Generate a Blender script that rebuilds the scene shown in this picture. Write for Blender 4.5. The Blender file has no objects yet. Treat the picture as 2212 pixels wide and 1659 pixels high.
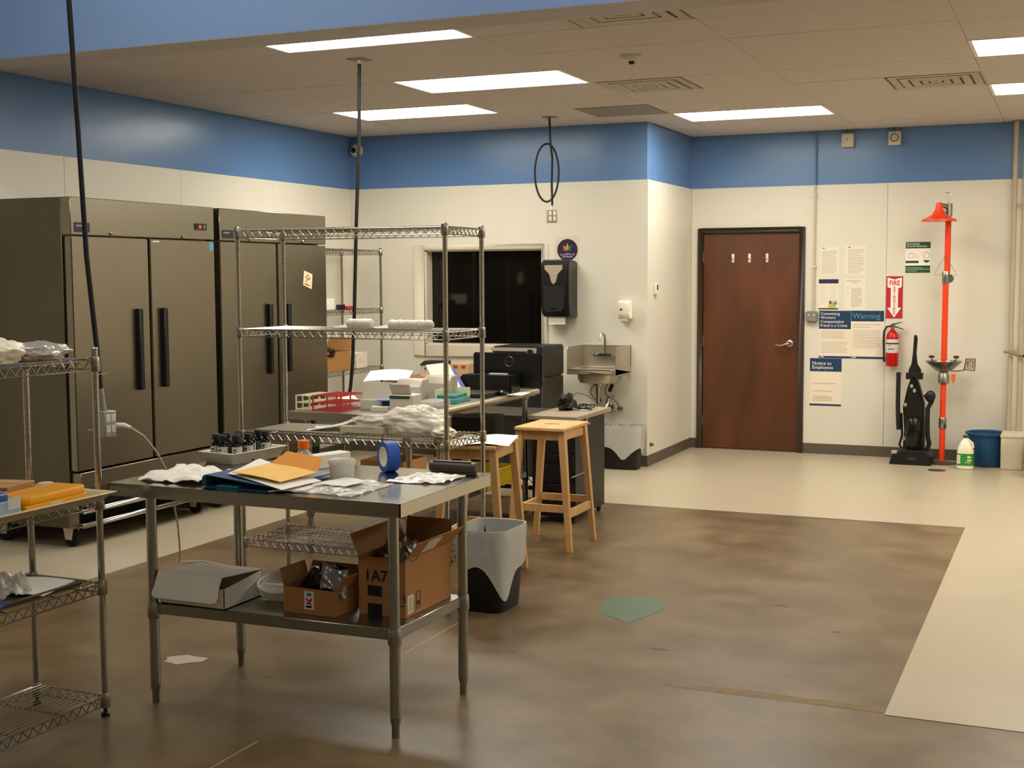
import bpy, bmesh, math, random
from mathutils import Vector, Matrix, noise
random.seed(7)
C = bpy.context.scene.collection
SC = bpy.context.scene
PI = math.pi

# ------------------------------------------------------------------ camera
F_PX, YAW, PITCH, ROLL, CAM_H = 2805.25, -0.408, 0.0825, -0.0043, 1.6993
def make_camera():
    cy, sy, cp, sp = math.cos(YAW), math.sin(YAW), math.cos(PITCH), math.sin(PITCH)
    fwd = Vector((sy*cp, cy*cp, -sp)); right = Vector((cy, -sy, 0)); up = right.cross(fwd)
    cr, sr = math.cos(ROLL), math.sin(ROLL)
    r2 = cr*right + sr*up; u2 = -sr*right + cr*up
    cam = bpy.data.cameras.new('camera'); o = bpy.data.objects.new('camera', cam); C.objects.link(o)
    m = Matrix((r2, u2, -fwd)).transposed().to_4x4(); m.translation = Vector((0, 0, CAM_H))
    o.matrix_world = m
    cam.sensor_width = 36; cam.lens = F_PX/2212*36; cam.clip_end = 60
    SC.camera = o
make_camera()

# ------------------------------------------------------------------ world, exposure
w = bpy.data.worlds.new('world'); SC.world = w; w.use_nodes = True
w.node_tree.nodes['Background'].inputs[0].default_value = (0.03, 0.028, 0.025, 1)
w.node_tree.nodes['Background'].inputs[1].default_value = 0.3
SC.view_settings.view_transform = 'Standard'
SC.view_settings.look = 'None'
SC.view_settings.gamma = 1.0
SC.view_settings.use_curve_mapping = False
SC.view_settings.exposure = -0.15
PANEL_E = 23.0      # ceiling light panels, warm
PANEL_C = (1.0, 0.945, 0.82)
BAY_E = 17.0        # panels in the taller bay behind the camera, more neutral
BAY_C = (1.0, 0.965, 0.89)

# ------------------------------------------------------------------ materials
def lin(c):
    if isinstance(c, str):
        c = [int(c[i:i+2], 16)/255 for i in (0, 2, 4)]
    return tuple((x/12.92 if x <= .04045 else ((x+.055)/1.055)**2.4) for x in c) + (1,)
MATS = {}
def mat(name, col, rough=.6, metal=0., var=.06, scale=8., bump=0., bscale=60., alpha=1., trans=0., emit=None, estr=1., coat=0., stretch=(1, 1, 1), spec=.5, rvar=0., ior=1.45):
    if name in MATS: return MATS[name]
    m = bpy.data.materials.new(name); m.use_nodes = True; nt = m.node_tree; n = nt.nodes; L = nt.links
    b = n['Principled BSDF']
    b.inputs['Roughness'].default_value = rough; b.inputs['Metallic'].default_value = metal
    b.inputs['Specular IOR Level'].default_value = spec
    b.inputs['IOR'].default_value = ior
    c = lin(col)
    tc = n.new('ShaderNodeTexCoord'); mp = n.new('ShaderNodeMapping'); L.new(tc.outputs['Object'], mp.inputs[0])
    mp.inputs['Scale'].default_value = stretch
    if var > 0:
        nz = n.new('ShaderNodeTexNoise'); nz.inputs['Scale'].default_value = scale; nz.inputs['Detail'].default_value = 4
        L.new(mp.outputs[0], nz.inputs['Vector'])
        mx = n.new('ShaderNodeMix'); mx.data_type = 'RGBA'
        mx.inputs[6].default_value = tuple(x*(1-var*1.6) for x in c[:3])+(1,); mx.inputs[7].default_value = tuple(min(1, x*(1+var*1.6)) for x in c[:3])+(1,)
        L.new(nz.outputs[0], mx.inputs[0]); L.new(mx.outputs[2], b.inputs['Base Color'])
        if rvar > 0:
            mr = n.new('ShaderNodeMapRange'); mr.inputs[3].default_value = max(0, rough-rvar); mr.inputs[4].default_value = rough+rvar
            L.new(nz.outputs[0], mr.inputs[0]); L.new(mr.outputs[0], b.inputs['Roughness'])
    else:
        b.inputs['Base Color'].default_value = c
    if bump > 0:
        n2 = n.new('ShaderNodeTexNoise'); n2.inputs['Scale'].default_value = bscale; n2.inputs['Detail'].default_value = 3
        L.new(mp.outputs[0], n2.inputs['Vector'])
        bp = n.new('ShaderNodeBump'); bp.inputs['Strength'].default_value = bump; bp.inputs['Distance'].default_value = .01
        L.new(n2.outputs[0], bp.inputs['Height']); L.new(bp.outputs[0], b.inputs['Normal'])
    b.inputs['Alpha'].default_value = alpha
    b.inputs['Transmission Weight'].default_value = trans
    b.inputs['Coat Weight'].default_value = coat
    if emit:
        b.inputs['Emission Color'].default_value = tuple(emit)+(1,); b.inputs['Emission Strength'].default_value = estr
    MATS[name] = m
    return m

def mat_concrete():
    m = bpy.data.materials.new('stained_concrete'); m.use_nodes = True; nt = m.node_tree; n = nt.nodes; L = nt.links
    b = n['Principled BSDF']; tc = n.new('ShaderNodeTexCoord')
    def nz(s, d, rough=.55, dist=0.):
        x = n.new('ShaderNodeTexNoise'); x.inputs['Scale'].default_value = s; x.inputs['Detail'].default_value = d
        x.inputs['Roughness'].default_value = rough; x.inputs['Distortion'].default_value = dist
        L.new(tc.outputs['Object'], x.inputs['Vector']); return x
    a = nz(.8, 6, .6, 0.); cr = n.new('ShaderNodeValToRGB'); L.new(a.outputs[0], cr.inputs[0])
    e = cr.color_ramp.elements
    e[0].position = .33; e[0].color = lin('69543a'); e[1].position = .66; e[1].color = lin('7f694a')
    f = nz(3.2, 5, .55, 0.); cr2 = n.new('ShaderNodeValToRGB'); L.new(f.outputs[0], cr2.inputs[0])
    cr2.color_ramp.elements[0].position = .33; cr2.color_ramp.elements[0].color = (.66, .64, .6, 1)
    cr2.color_ramp.elements[1].position = .62; cr2.color_ramp.elements[1].color = (1, 1, 1, 1)
    mx = n.new('ShaderNodeMix'); mx.data_type = 'RGBA'; mx.blend_type = 'MULTIPLY'; mx.inputs[0].default_value = .9
    L.new(cr.outputs[0], mx.inputs[6]); L.new(cr2.outputs[0], mx.inputs[7])
    g = nz(10, 5, .6); cr3 = n.new('ShaderNodeValToRGB'); L.new(g.outputs[0], cr3.inputs[0])
    cr3.color_ramp.elements[0].position = .35; cr3.color_ramp.elements[0].color = (.7, .68, .64, 1)
    cr3.color_ramp.elements[1].position = .65; cr3.color_ramp.elements[1].color = (1, 1, 1, 1)
    mx2 = n.new('ShaderNodeMix'); mx2.data_type = 'RGBA'; mx2.blend_type = 'MULTIPLY'; mx2.inputs[0].default_value = .5
    L.new(mx.outputs[2], mx2.inputs[6]); L.new(cr3.outputs[0], mx2.inputs[7])
    L.new(mx2.outputs[2], b.inputs['Base Color'])
    mr = n.new('ShaderNodeMapRange'); mr.inputs[1].default_value = .15; mr.inputs[2].default_value = .85
    mr.inputs[3].default_value = .3; mr.inputs[4].default_value = .4
    L.new(f.outputs[0], mr.inputs[0]); L.new(mr.outputs[0], b.inputs['Roughness'])
    return m
def mat_wood(name, c1, c2, scale=2.2, stretch=(6, 6, .5), rough=.45):
    m = bpy.data.materials.new(name); m.use_nodes = True; nt = m.node_tree; n = nt.nodes; L = nt.links
    b = n['Principled BSDF']; tc = n.new('ShaderNodeTexCoord'); mp = n.new('ShaderNodeMapping')
    mp.inputs['Scale'].default_value = stretch; L.new(tc.outputs['Object'], mp.inputs[0])
    x = n.new('ShaderNodeTexNoise'); x.inputs['Scale'].default_value = scale; x.inputs['Detail'].default_value = 6; x.inputs['Distortion'].default_value = .6
    L.new(mp.outputs[0], x.inputs['Vector'])
    cr = n.new('ShaderNodeValToRGB'); cr.color_ramp.elements[0].position = .3; cr.color_ramp.elements[0].color = lin(c1)
    cr.color_ramp.elements[1].position = .7; cr.color_ramp.elements[1].color = lin(c2)
    L.new(x.outputs[0], cr.inputs[0]); L.new(cr.outputs[0], b.inputs['Base Color']); b.inputs['Roughness'].default_value = rough
    return m

M_CONC = mat_concrete()
M_COAT = mat('white_floor_coating', 'b3a68e', .32, var=.05, scale=2.5, bump=.05, bscale=30, rvar=.06)
M_GREEN = mat('green_epoxy_patch', '4a6350', .33, var=.15, scale=12)
M_FRP = mat('cream_wall_panel', 'ddd8c8', .38, var=.015, scale=3, bump=.12, bscale=90)
M_BLUE = mat('blue_gloss_paint', '5f83b4', .27, var=.03, scale=2, bump=.2, bscale=8)
M_SOFF = mat('blue_soffit_paint', '8fafe2', .6, var=.03, scale=1.5)
M_GREYP = mat('grey_soffit_underside', '8f8678', .6, var=.05)
M_TILE = mat('ceiling_tile', 'c8beb6', .75, var=.03, scale=6, bump=.05, bscale=200)
M_GRID = mat('ceiling_grid', 'b3a99e', .6, var=.02)
M_BASEB = mat('brown_cove_base', '5c5347', .45, var=.05)
M_SS = mat('brushed_stainless', '9c9690', .34, 1., var=.06, scale=3, stretch=(1, 1, 12), rvar=.04)
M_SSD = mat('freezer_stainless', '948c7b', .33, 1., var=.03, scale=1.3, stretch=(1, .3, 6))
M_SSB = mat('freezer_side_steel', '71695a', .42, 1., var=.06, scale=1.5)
M_SST = mat('polished_steel_top', 'b0aca4', .16, 1., var=.03, scale=3, rvar=.03)
M_GALV = mat('galvanised_steel', 'a2a49c', .3, 1., var=.08, scale=18, rvar=.03)
M_CHR = mat('chrome', 'b4b0a8', .17, 1., var=.03, scale=20)
M_CHRW = mat('chrome_wire', 'a8a296', .25, 1., var=.02, scale=20)
M_BLK = mat('black_plastic', '0e0d0c', .45, var=.1, scale=15)
M_BLKG = mat('gloss_black_plastic', '0d0d0e', .18, var=.05)
M_RUB = mat('black_rubber', '151311', .7, var=.1)
M_CORD = mat('black_cord', '0a0807', .6, var=.05)
M_WHT = mat('white_plastic', 'e6e0d2', .4, var=.02)
M_WHT2 = mat('ivory_enamel', 'cfc7b2', .45, var=.03)
M_PAPER = mat('white_paper', 'f0eadd', .8, var=.02)
M_PRINT = mat('grey_print', '8f8678', .9, var=.1)
M_PRINTL = mat('pale_print', 'c9bda8', .9, var=.1)
M_NAVY = mat('navy_print', '14375a', .6, var=.04)
M_CARD = mat('brown_cardboard', 'a0703f', .85, var=.06, scale=14)
M_CARDL = mat('light_cardboard', 'b98a55', .85, var=.06, scale=14)
M_GREYB = mat('grey_outlet_box', '8f8d85', .45, .4, var=.05)
M_BAGW = mat('frosted_bag', 'efe9dc', .22, var=.08, scale=20, bump=.35, bscale=45, alpha=.82)
M_BAGC = mat('clear_bag', 'e9e4d8', .12, var=.05, scale=20, bump=.5, bscale=50, alpha=.5)
M_LINER = mat('bin_liner', 'bdbbb4', .25, var=.06, scale=6, bump=.3, bscale=14, alpha=.93)
M_CLEARP = mat('clear_plastic', 'eeeae0', .1, var=.02, alpha=.42)
M_ORANGE = mat('orange_plastic', 'ffae1c', .4, var=.04)
M_ORCAP = mat('orange_cap', 'f5701c', .4, var=.03)
M_SAFE = mat('safety_orange_paint', 'f0441a', .32, var=.04, scale=20)
M_RED = mat('extinguisher_red', 'b80f16', .22, var=.03)
M_REDP = mat('red_print', 'b8202a', .6, var=.04)
M_DOOR = mat_wood('stained_birch_door', '4a2610', '673819', 1.6, (2.2, 2.2, .6), .42)
M_DFRAME = mat('dark_brown_frame', '362a1e', .4, var=.05)
M_PINE = mat_wood('pine_wood', 'c99a5e', 'dcb47a', 3, (8, 1.2, 8), .5)
M_PINEV = mat_wood('pine_leg_wood', 'b98d58', 'cda26b', 3, (9, 9, 1), .5)
M_GLASSD = mat('dark_window_glass', '0b0a09', .06, var=0., spec=.6)
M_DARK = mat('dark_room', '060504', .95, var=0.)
M_TRIMW = mat('cream_casing_paint', 'ddd5c0', .35, var=.01)
M_SIGNG = mat('green_sign', '1d4f31', .55, var=.03)

# ------------------------------------------------------------------ geometry helpers
class MB:
    def __init__(s): s.v = []; s.f = []
    def add(s, vs, fs):
        k = len(s.v); s.v += [tuple(p) for p in vs]; s.f += [tuple(i+k for i in f) for f in fs]; return s
    def box(s, x0, x1, y0, y1, z0, z1):
        vs = [(x, y, z) for z in (z0, z1) for y in (y0, y1) for x in (x0, x1)]
        return s.add(vs, [(0, 2, 3, 1), (4, 5, 7, 6), (0, 1, 5, 4), (2, 6, 7, 3), (0, 4, 6, 2), (1, 3, 7, 5)])
    def hexa(s, b, t):
        "b, t: four bottom and four top corners, anticlockwise"
        return s.add(list(b)+list(t), [(3, 2, 1, 0), (4, 5, 6, 7), (0, 1, 5, 4), (1, 2, 6, 5), (2, 3, 7, 6), (3, 0, 4, 7)])
    def tube(s, pts, r, n=8, closed=False, caps=True):
        pts = [Vector(p) for p in pts]; rs = r if isinstance(r, (list, tuple)) else [r]*len(pts)
        N = len(pts); vs = []; prev = None
        for i, p in enumerate(pts):
            a = pts[i-1] if (i > 0 or closed) else p; b = pts[(i+1) % N] if (i < N-1 or closed) else p
            t = (b-a).normalized() if (b-a).length > 1e-9 else Vector((0, 0, 1))
            if prev is None:
                h = Vector((0, 0, 1)) if abs(t.z) < .9 else Vector((1, 0, 0)); u = t.cross(h).normalized()
            else:
                u = prev - t*prev.dot(t); u = u.normalized() if u.length > 1e-6 else t.orthogonal().normalized()
            prev = u; v = t.cross(u)
            for k in range(n):
                an = 2*PI*k/n; vs.append(p + (u*math.cos(an)+v*math.sin(an))*rs[i])
        fs = []
        for i in range(N if closed else N-1):
            j = (i+1) % N
            for k in range(n):
                l = (k+1) % n; fs.append((i*n+k, i*n+l, j*n+l, j*n+k))
        if caps and not closed:
            fs.append(tuple(range(n-1, -1, -1))); fs.append(tuple((N-1)*n+k for k in range(n)))
        return s.add(vs, fs)
    def lathe(s, prof, c=(0, 0, 0), n=20, axis='z', capb=True, capt=True, sx=1, sy=1):
        vs = []
        for r, h in prof:
            for k in range(n):
                a = 2*PI*k/n; x, y = r*math.cos(a)*sx, r*math.sin(a)*sy
                q = {'z': (x, y, h), 'x': (h, x, y), 'y': (y, h, x)}[axis]
                vs.append((c[0]+q[0], c[1]+q[1], c[2]+q[2]))
        fs = []
        for i in range(len(prof)-1):
            for k in range(n):
                l = (k+1) % n; fs.append((i*n+k, i*n+l, (i+1)*n+l, (i+1)*n+k))
        if capb: fs.append(tuple(range(n-1, -1, -1)))
        if capt: fs.append(tuple((len(prof)-1)*n+k for k in range(n)))
        return s.add(vs, fs)
    def prism(s, poly, a0, a1, plane='xy'):
        "extrude polygon between a0 and a1 along the axis missing from plane"
        n = len(poly)
        def P(u, v, a): return {'xy': (u, v, a), 'xz': (u, a, v), 'yz': (a, u, v)}[plane]
        vs = [P(u, v, a0) for u, v in poly]+[P(u, v, a1) for u, v in poly]
        fs = [tuple(range(n-1, -1, -1)), tuple(range(n, 2*n))]+[(i, (i+1) % n, (i+1) % n+n, i+n) for i in range(n)]
        return s.add(vs, fs)
    def grid(s, fn, nu, nv, thick=0.):
        vs = [fn(i/nu, j/nv) for j in range(nv+1) for i in range(nu+1)]
        fs = [(j*(nu+1)+i, j*(nu+1)+i+1, (j+1)*(nu+1)+i+1, (j+1)*(nu+1)+i) for j in range(nv) for i in range(nu)]
        if thick:
            k = len(vs); vs = list(vs)+[(p[0], p[1], p[2]-thick) for p in vs]
            fs = fs+[tuple(i+k for i in reversed(f)) for f in fs]
            rim = [i for i in range(nu+1)]+[j*(nu+1)+nu for j in range(1, nv+1)]+[nv*(nu+1)+i for i in range(nu-1, -1, -1)]+[j*(nu+1) for j in range(nv-1, 0, -1)]
            for a, b in zip(rim, rim[1:]+rim[:1]): fs.append((b, a, a+k, b+k))
        return s.add(vs, fs)
    def blob(s, c, r, amp=.25, fr=3., seed=0, nu=22, nv=14, flat=True, fold=0.):
        vs = []
        for j in range(nv+1):
            th = PI*j/nv
            for i in range(nu):
                ph = 2*PI*i/nu; d = Vector((math.sin(th)*math.cos(ph), math.sin(th)*math.sin(ph), math.cos(th)))
                q = 1+amp*noise.noise(d*fr+Vector((seed*3.1, seed, 0)))*1.6+amp*.5*noise.noise(d*fr*2.7+Vector((seed, 0, 9)))
                if fold: q -= fold*(abs(noise.noise(d*fr*1.7+Vector((9, seed, 4))))*2+abs(noise.noise(d*fr*4.1+Vector((2, seed, 7)))))
                p = Vector((d.x*r[0], d.y*r[1], d.z*r[2]))*q
                if flat and p.z < -r[2]*.62: p.z = -r[2]*.62
                vs.append(tuple(Vector(c)+p))
        fs = [(j*nu+i, (j+1)*nu+i, (j+1)*nu+(i+1) % nu, j*nu+(i+1) % nu) for j in range(nv) for i in range(nu)]
        return s.add(vs, fs)
    def tf(s, m, start=0):
        s.v[start:] = [tuple(m @ Vector(p)) for p in s.v[start:]]; return s
    def build(s, name, m, parent=None, bevel=0., smooth=True, soft=False, kind=None, label=None, seg=1, solid=0.):
        me = bpy.data.meshes.new(name); me.from_pydata(s.v, [], s.f); me.update()
        bm = bmesh.new(); bm.from_mesh(me)
        bmesh.ops.remove_doubles(bm, verts=bm.verts, dist=1e-6)
        bmesh.ops.recalc_face_normals(bm, faces=bm.faces)
        if bevel:
            es = [e for e in bm.edges if len(e.link_faces) == 2 and e.calc_face_angle(0) > .6]
            bmesh.ops.bevel(bm, geom=es, offset=bevel, segments=seg, affect='EDGES', clamp_overlap=True)
        bm.to_mesh(me); bm.free()
        if smooth:
            for p in me.polygons: p.use_smooth = True
            if not soft: me.set_sharp_from_angle(angle=math.radians(38))
        me.materials.append(m)
        o = bpy.data.objects.new(name, me); C.objects.link(o)
        if parent: o.parent = parent
        if kind: o['kind'] = kind
        if label: o['label'] = label
        return o
def thing(name, label, cat, loc=(0, 0, 0), rz=0., group=None):
    o = bpy.data.objects.new(name, None); C.objects.link(o); o.location = loc; o.rotation_euler = (0, 0, rz)
    o.empty_display_size = .1; o['label'] = label; o['category'] = cat
    if group: o['group'] = group
    return o
def tag(o, label, cat, group=None, loc=None, rz=0.):
    o['label'] = label; o['category'] = cat
    if group: o['group'] = group
    if loc is not None: o.location = loc; o.rotation_euler = (0, 0, rz)
    return o
def struct(o): o['kind'] = 'structure'; return o
def copy_tree(o, parent=None, first=True):
    c = o.copy(); C.objects.link(c)
    if parent: c.parent = parent
    for ch in o.children: copy_tree(ch, c)
    return c
def lettering(txt, size, m, parent, loc, rot=(PI/2, 0, 0), align='LEFT', depth=.0004, sx=1., name='lettering', space=1., bold=0.):
    cu = bpy.data.curves.new('t', 'FONT'); cu.body = txt; cu.size = size; cu.align_x = align; cu.extrude = depth
    cu.resolution_u = 2; cu.space_line = space; cu.offset = bold
    o = bpy.data.objects.new('t', cu)
    C.objects.link(o); dg = bpy.context.evaluated_depsgraph_get(); me = bpy.data.meshes.new_from_object(o.evaluated_get(dg))
    bpy.data.objects.remove(o); bpy.data.curves.remove(cu)
    me.materials.clear(); me.materials.append(m)
    t = bpy.data.objects.new(name, me); C.objects.link(t); t.parent = parent; t.location = loc; t.rotation_euler = rot; t.scale = (sx, 1, 1)
    return t

# ------------------------------------------------------------------ setting
HC, HB, D1, D2, XL, XC = 3.0462, 2.5447, 11.0331, 12.4562, -6.4594, -3.46
XR, YN, HH = 4.6, -3.2, 4.6
SOF0, SOF1, SOFZ = 5.86, 6.142, 2.968
fl = struct(MB().box(XL, XR, YN, D2, -.12, 0).build('floor', M_CONC))
coat = MB()
coat.box(XL, -5.075, YN, D2-.0, 0, .0025); coat.box(-5.075, XR, 9.135, D2, 0, .0025); coat.box(-.6285, XR, 5.075, 9.135, 0, .0025)
coat.build('white_coating', M_COAT, fl)
def patch(poly, z, seed, sub=5, amp=.02):
    out = []
    for i, p in enumerate(poly):
        q = poly[(i+1) % len(poly)]
        for k in range(sub):
            t = k/sub; x = p[0]+(q[0]-p[0])*t; y = p[1]+(q[1]-p[1])*t
            n = noise.noise_vector(Vector((x*9, y*9, seed)))*amp
            out.append((x+n.x, y+n.y))
    return MB().prism(out, 0, z, 'xy')
patch([(-2.19, 6.2), (-2.14, 6.08), (-2.05, 6.03), (-1.97, 5.95), (-1.93, 6.08), (-1.89, 6.25), (-1.9, 6.42), (-1.97, 6.47), (-2.1, 6.5), (-2.17, 6.47), (-2.24, 6.36)], .0012, 3).build('epoxy_patch', M_GREEN, fl, label='worn green epoxy patch')
patch([(-3.71, 4.63), (-3.68, 4.56), (-3.58, 4.55), (-3.5, 4.62), (-3.53, 4.7), (-3.64, 4.71)], .0012, 5, amp=.03).build('filler_patch', mat('pale_filler', 'b8ae98', .5, var=.2, scale=30), fl, label='pale filler patch')
M_JOINT = mat('joint_filler', 'c2b08c', .7, var=.2, scale=30)
mj = MB(); 
for a, b, x in ((2.4, 2.9, -2.7), (3.1, 3.9, -2.71), (5.1, 5.75, -2.74)):
    mj.box(x-.0016, x+.0016, a, b, 0, .0006)
mj.build('control_joint', M_JOINT, fl)
MB().box(-1.53, -.63, 5.095, 5.099, 0, .0006).build('control_joint', mat('joint_dark', '6f6350', .7), fl)
MB().lathe([(.075, 0), (.075, .004), (.06, .005)], (-1.055, 11.75, .002), 24).build('drain_cover', mat('drain_bronze', '5d564a', .4, .7), fl)

def panel_wall(name, x0, x1, y0, y1, z1, panels, face):
    "wall slab with blue paint and cream panels up to HB; panels: list of (a0, a1) along the wall"
    b = struct(MB().box(x0, x1, y0, y1, 0, z1).build(name, M_BLUE))
    g = .001
    for a0, a1, zb, zt in panels:
        m = MB()
        if face == '+x': m.box(x1, x1+.012, a0+g, a1-g, zb, zt)
        elif face == '-y': m.box(a0+g, a1-g, y0-.012, y0, zb, zt)
        m.build('wall_panel', M_FRP, b, bevel=.0015)
    cap = MB()
    return b
pl = [(7.128+1.283*k, 7.128+1.283*(k+1), .0, HB) for k in range(-8, 3)]
pl = [(max(a, YN), min(b, D1+.0118+.001), c, d) for a, b, c, d in pl]
pl[-1] = (pl[-1][0], D1+.0128, 0, HB)
wl = panel_wall('wall_left', XL-.15, XL-.012, YN, D2, HH, pl, '+x')
# back wall with the window opening
WX0, WX1, WZ0, WZ1 = -5.66, -4.46, 1.06, 1.95
wb = MB(); wy0, wy1 = D1+.012, D1+.16
wb.box(XL-.012, WX0, wy0, wy1, 0, HC+.15); wb.box(WX1, XC-.012, wy0, wy1, 0, HC+.15); wb.box(WX0, WX1, wy0, wy1, 0, WZ0); wb.box(WX0, WX1, wy0, wy1, WZ1, HC+.15)
wbo = struct(wb.build('wall_back', M_BLUE))
for a, b, c, d in ((XL+.002, WX0, 0, HB), (WX1, XC-.0005, 0, HB), (WX0, WX1, 0, WZ0), (WX0, WX1, WZ1, HB)):
    MB().box(a, b, D1, D1+.012, c, d).build('wall_panel', M_FRP, wbo)
ws = struct(MB().box(XC-.13, XC-.012, D1+.165, D2+.15, 0, HC+.15).build('wall_recess_side', M_BLUE))
MB().box(XC-.012, XC, D1+.0005, D2-.0005, 0, HB).build('wall_panel', M_FRP, ws)
DX0, DX1, DZ = -3.39, -2.352, 2.158
pr = []
for a, b in ((XC, DX0), (DX1, -1.604), (-1.604, -.36), (-.36, .9), (.9, 2.16), (2.16, 3.42), (3.42, XR)): pr.append((a, b, 0, HB))
pr.append((DX0-.002, DX1+.002, DZ, HB))
wr = panel_wall('wall_recess_back', XC-.012, XR, D2+.012, D2+.16, HC+.15, pr, '-y')
struct(MB().box(XR, XR+.15, YN, D2+.15, 0, HH).build('wall_right', mat('cream_wall_paint', 'cfc5ae', .6)))
struct(MB().box(XL, XR, YN-.15, YN, 0, HH).build('wall_front', mat('cream_wall_paint', 'cfc5ae', .6)))
# soffit between the tall bay and the low ceiling
sf = struct(MB().box(XL-.012, XR, SOF0, SOF1, SOFZ+.004, HH).build('wall_soffit', M_SOFF))
MB().box(XL, XR, SOF0+.001, SOF1-.001, SOFZ, SOFZ+.004).build('soffit_underside', mat('soffit_trim_paint', 'b4aca8', .5), sf)
# base boards
bb = []
bb.append(struct(MB().box(XL, XL+.008, YN, D1, 0, .1).build('baseboard_left', M_BASEB, bevel=.002)))
bb.append(struct(MB().box(XL+.008, XC+.008, D1-.008, D1, 0, .1).build('baseboard_back', M_BASEB, bevel=.002)))
bb.append(struct(MB().box(XC, XC+.008, D1, D2-.008, 0, .1).build('baseboard_recess_side', M_BASEB, bevel=.002)))
b = MB().box(XC, DX0, D2-.008, D2, 0, .1); b.box(DX1, XR, D2-.008, D2, 0, .1)
bb.append(struct(b.build('baseboard_recess_back', M_BASEB, bevel=.002)))

# ceilings
ce = struct(MB().box(XL-.01, XR, SOF1, D2+.01, HC+.03, HC+.12).build('ceiling', mat('ceiling_plenum', '6f675a', .8)))
xs = [XL]+[-5.65+1.26*k for k in range(9)]
xs = [x for x in xs if x < XR-.1]+[XR]
ys = [SOF1+.634*k for k in range(10)]+[D2]
LIGHTS = {(1, 0): 0, (1, 3): 0, (0, 5): 1, (2, 7): 0, (4, 3): 0, (4, 6): 0, (6, 2): 0, (6, 5): 0, (6, 8): 0, (4, 0): 0}
def cell(ix, iy): return xs[ix+1] if False else None
def colx(x): return min(range(len(xs)), key=lambda i: abs(xs[i]-x))
LCELLS = {(colx(-4.39), 0), (colx(-4.39), 3), (colx(-5.65), 5), (colx(-3.13), 7), (colx(-.61), 3), (colx(-.61), 6), (colx(1.91), 3), (colx(1.91), 6), (colx(1.91), 0)}
HALF = {(colx(-3.13), 4): 'L', (colx(-1.87), 5): 'R', (colx(-3.13), 0): 'R', (colx(-4.39), 6): 'R'}
grid = MB()
for x in xs[1:-1]: grid.box(x-.011, x+.011, SOF1, D2, HC+.004, HC+.03)
for y in ys[1:-1]: grid.box(XL, XR, y-.011, y+.011, HC+.004, HC+.03)
grid.build('ceiling_grid', M_GRID, ce)
random.seed(3)
for i in range(len(xs)-1):
    for j in range(len(ys)-1):
        x0, x1, y0, y1 = xs[i], xs[i+1], ys[j], ys[j+1]
        if y0 > D1-.1 and x1 < XC+.05: continue
        if y1 > D1 and x0 < XC-.1 and x1 <= XC+.4 and y0 > D1: x0 = XC
        if (i, j) in LCELLS: continue
        if (i, j) in HALF:
            if HALF[(i, j)] == 'L': x0 = (x0+x1)/2
            else: x1 = (x0+x1)/2
        g = .0028; dz = random.uniform(-.001, .0016)
        MB().box(x0+g, x1-g, y0+g, y1-g, HC+dz, HC+.016).build('ceiling_tile', M_TILE, ce, bevel=.002)
struct(MB().box(XL-.01, XR, YN, SOF0, HH-.1, HH).build('ceiling_high_bay', mat('high_ceiling_paint', '9c9488', .8)))
M_PANEL = mat('lit_diffuser', 'ffffff', .6, var=0, emit=PANEL_C, estr=PANEL_E)
M_BAY = mat('lit_bay_diffuser', 'ffffff', .6, var=0, emit=BAY_C, estr=BAY_E)
LBL = {(colx(-4.39), 0): 'lit ceiling panel tight behind the blue soffit', (colx(-4.39), 3): 'lit ceiling panel nearest the middle of the room, right of the long black cord', (colx(-5.65), 5): 'lit ceiling panel crossed by the black drop cord over the tall rack',
       (colx(-3.13), 7): 'lit ceiling panel in front of the brown door', (colx(-.61), 3): 'lit ceiling panel at the right edge, the nearer one', (colx(-.61), 6): 'lit ceiling panel at the right edge, the farther one'}
for (i, j) in sorted(LCELLS):
    x0, x1, y0, y1 = xs[i], xs[i+1], ys[j], ys[j+1]
    if (i, j) in ((colx(-.61), 3), (colx(-.61), 6)): pass
    t = thing('ceiling_light', LBL.get((i, j), 'lit ceiling panel beyond the right edge, %s the soffit' % {0: 'nearest', 3: 'in the middle row from'}.get(j, 'farthest from')), 'light', ((x0+x1)/2, (y0+y1)/2, HC), group='recessed ceiling light panels')
    W, D = (x1-x0)/2-.003, (y1-y0)/2-.003
    fr = MB(); e = .022
    fr.box(-W, W, -D, -D+e, -.002, .02).box(-W, W, D-e, D, -.002, .02).box(-W, -W+e, -D+e, D-e, -.002, .02).box(W-e, W, -D+e, D-e, -.002, .02)
    fr.build('frame', M_WHT, t)
    MB().box(-W+e, W-e, -D+e, D-e, .003, .008).build('diffuser', M_PANEL, t)
k = 0
for x, y, w_ in ((-4.2, 4.3, 'nearest the blue soffit on the left'), (-.9, 4.3, 'nearest the blue soffit in the middle'), (2.4, 4.3, 'nearest the blue soffit on the right'), (-3.0, .4, 'above the viewer on the left'), (1.6, .4, 'above the viewer on the right')):
    if True:
        t = thing('bay_light', 'light panel in the tall bay, ' + w_, 'light', (x, y, HH-.13), group='high bay light panels')
        MB().box(-.62, .62, -.32, .32, .0, .03).build('housing', M_WHT, t)
        MB().box(-.6, .6, -.3, .3, -.006, .0).build('diffuser', M_BAY, t)

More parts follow.
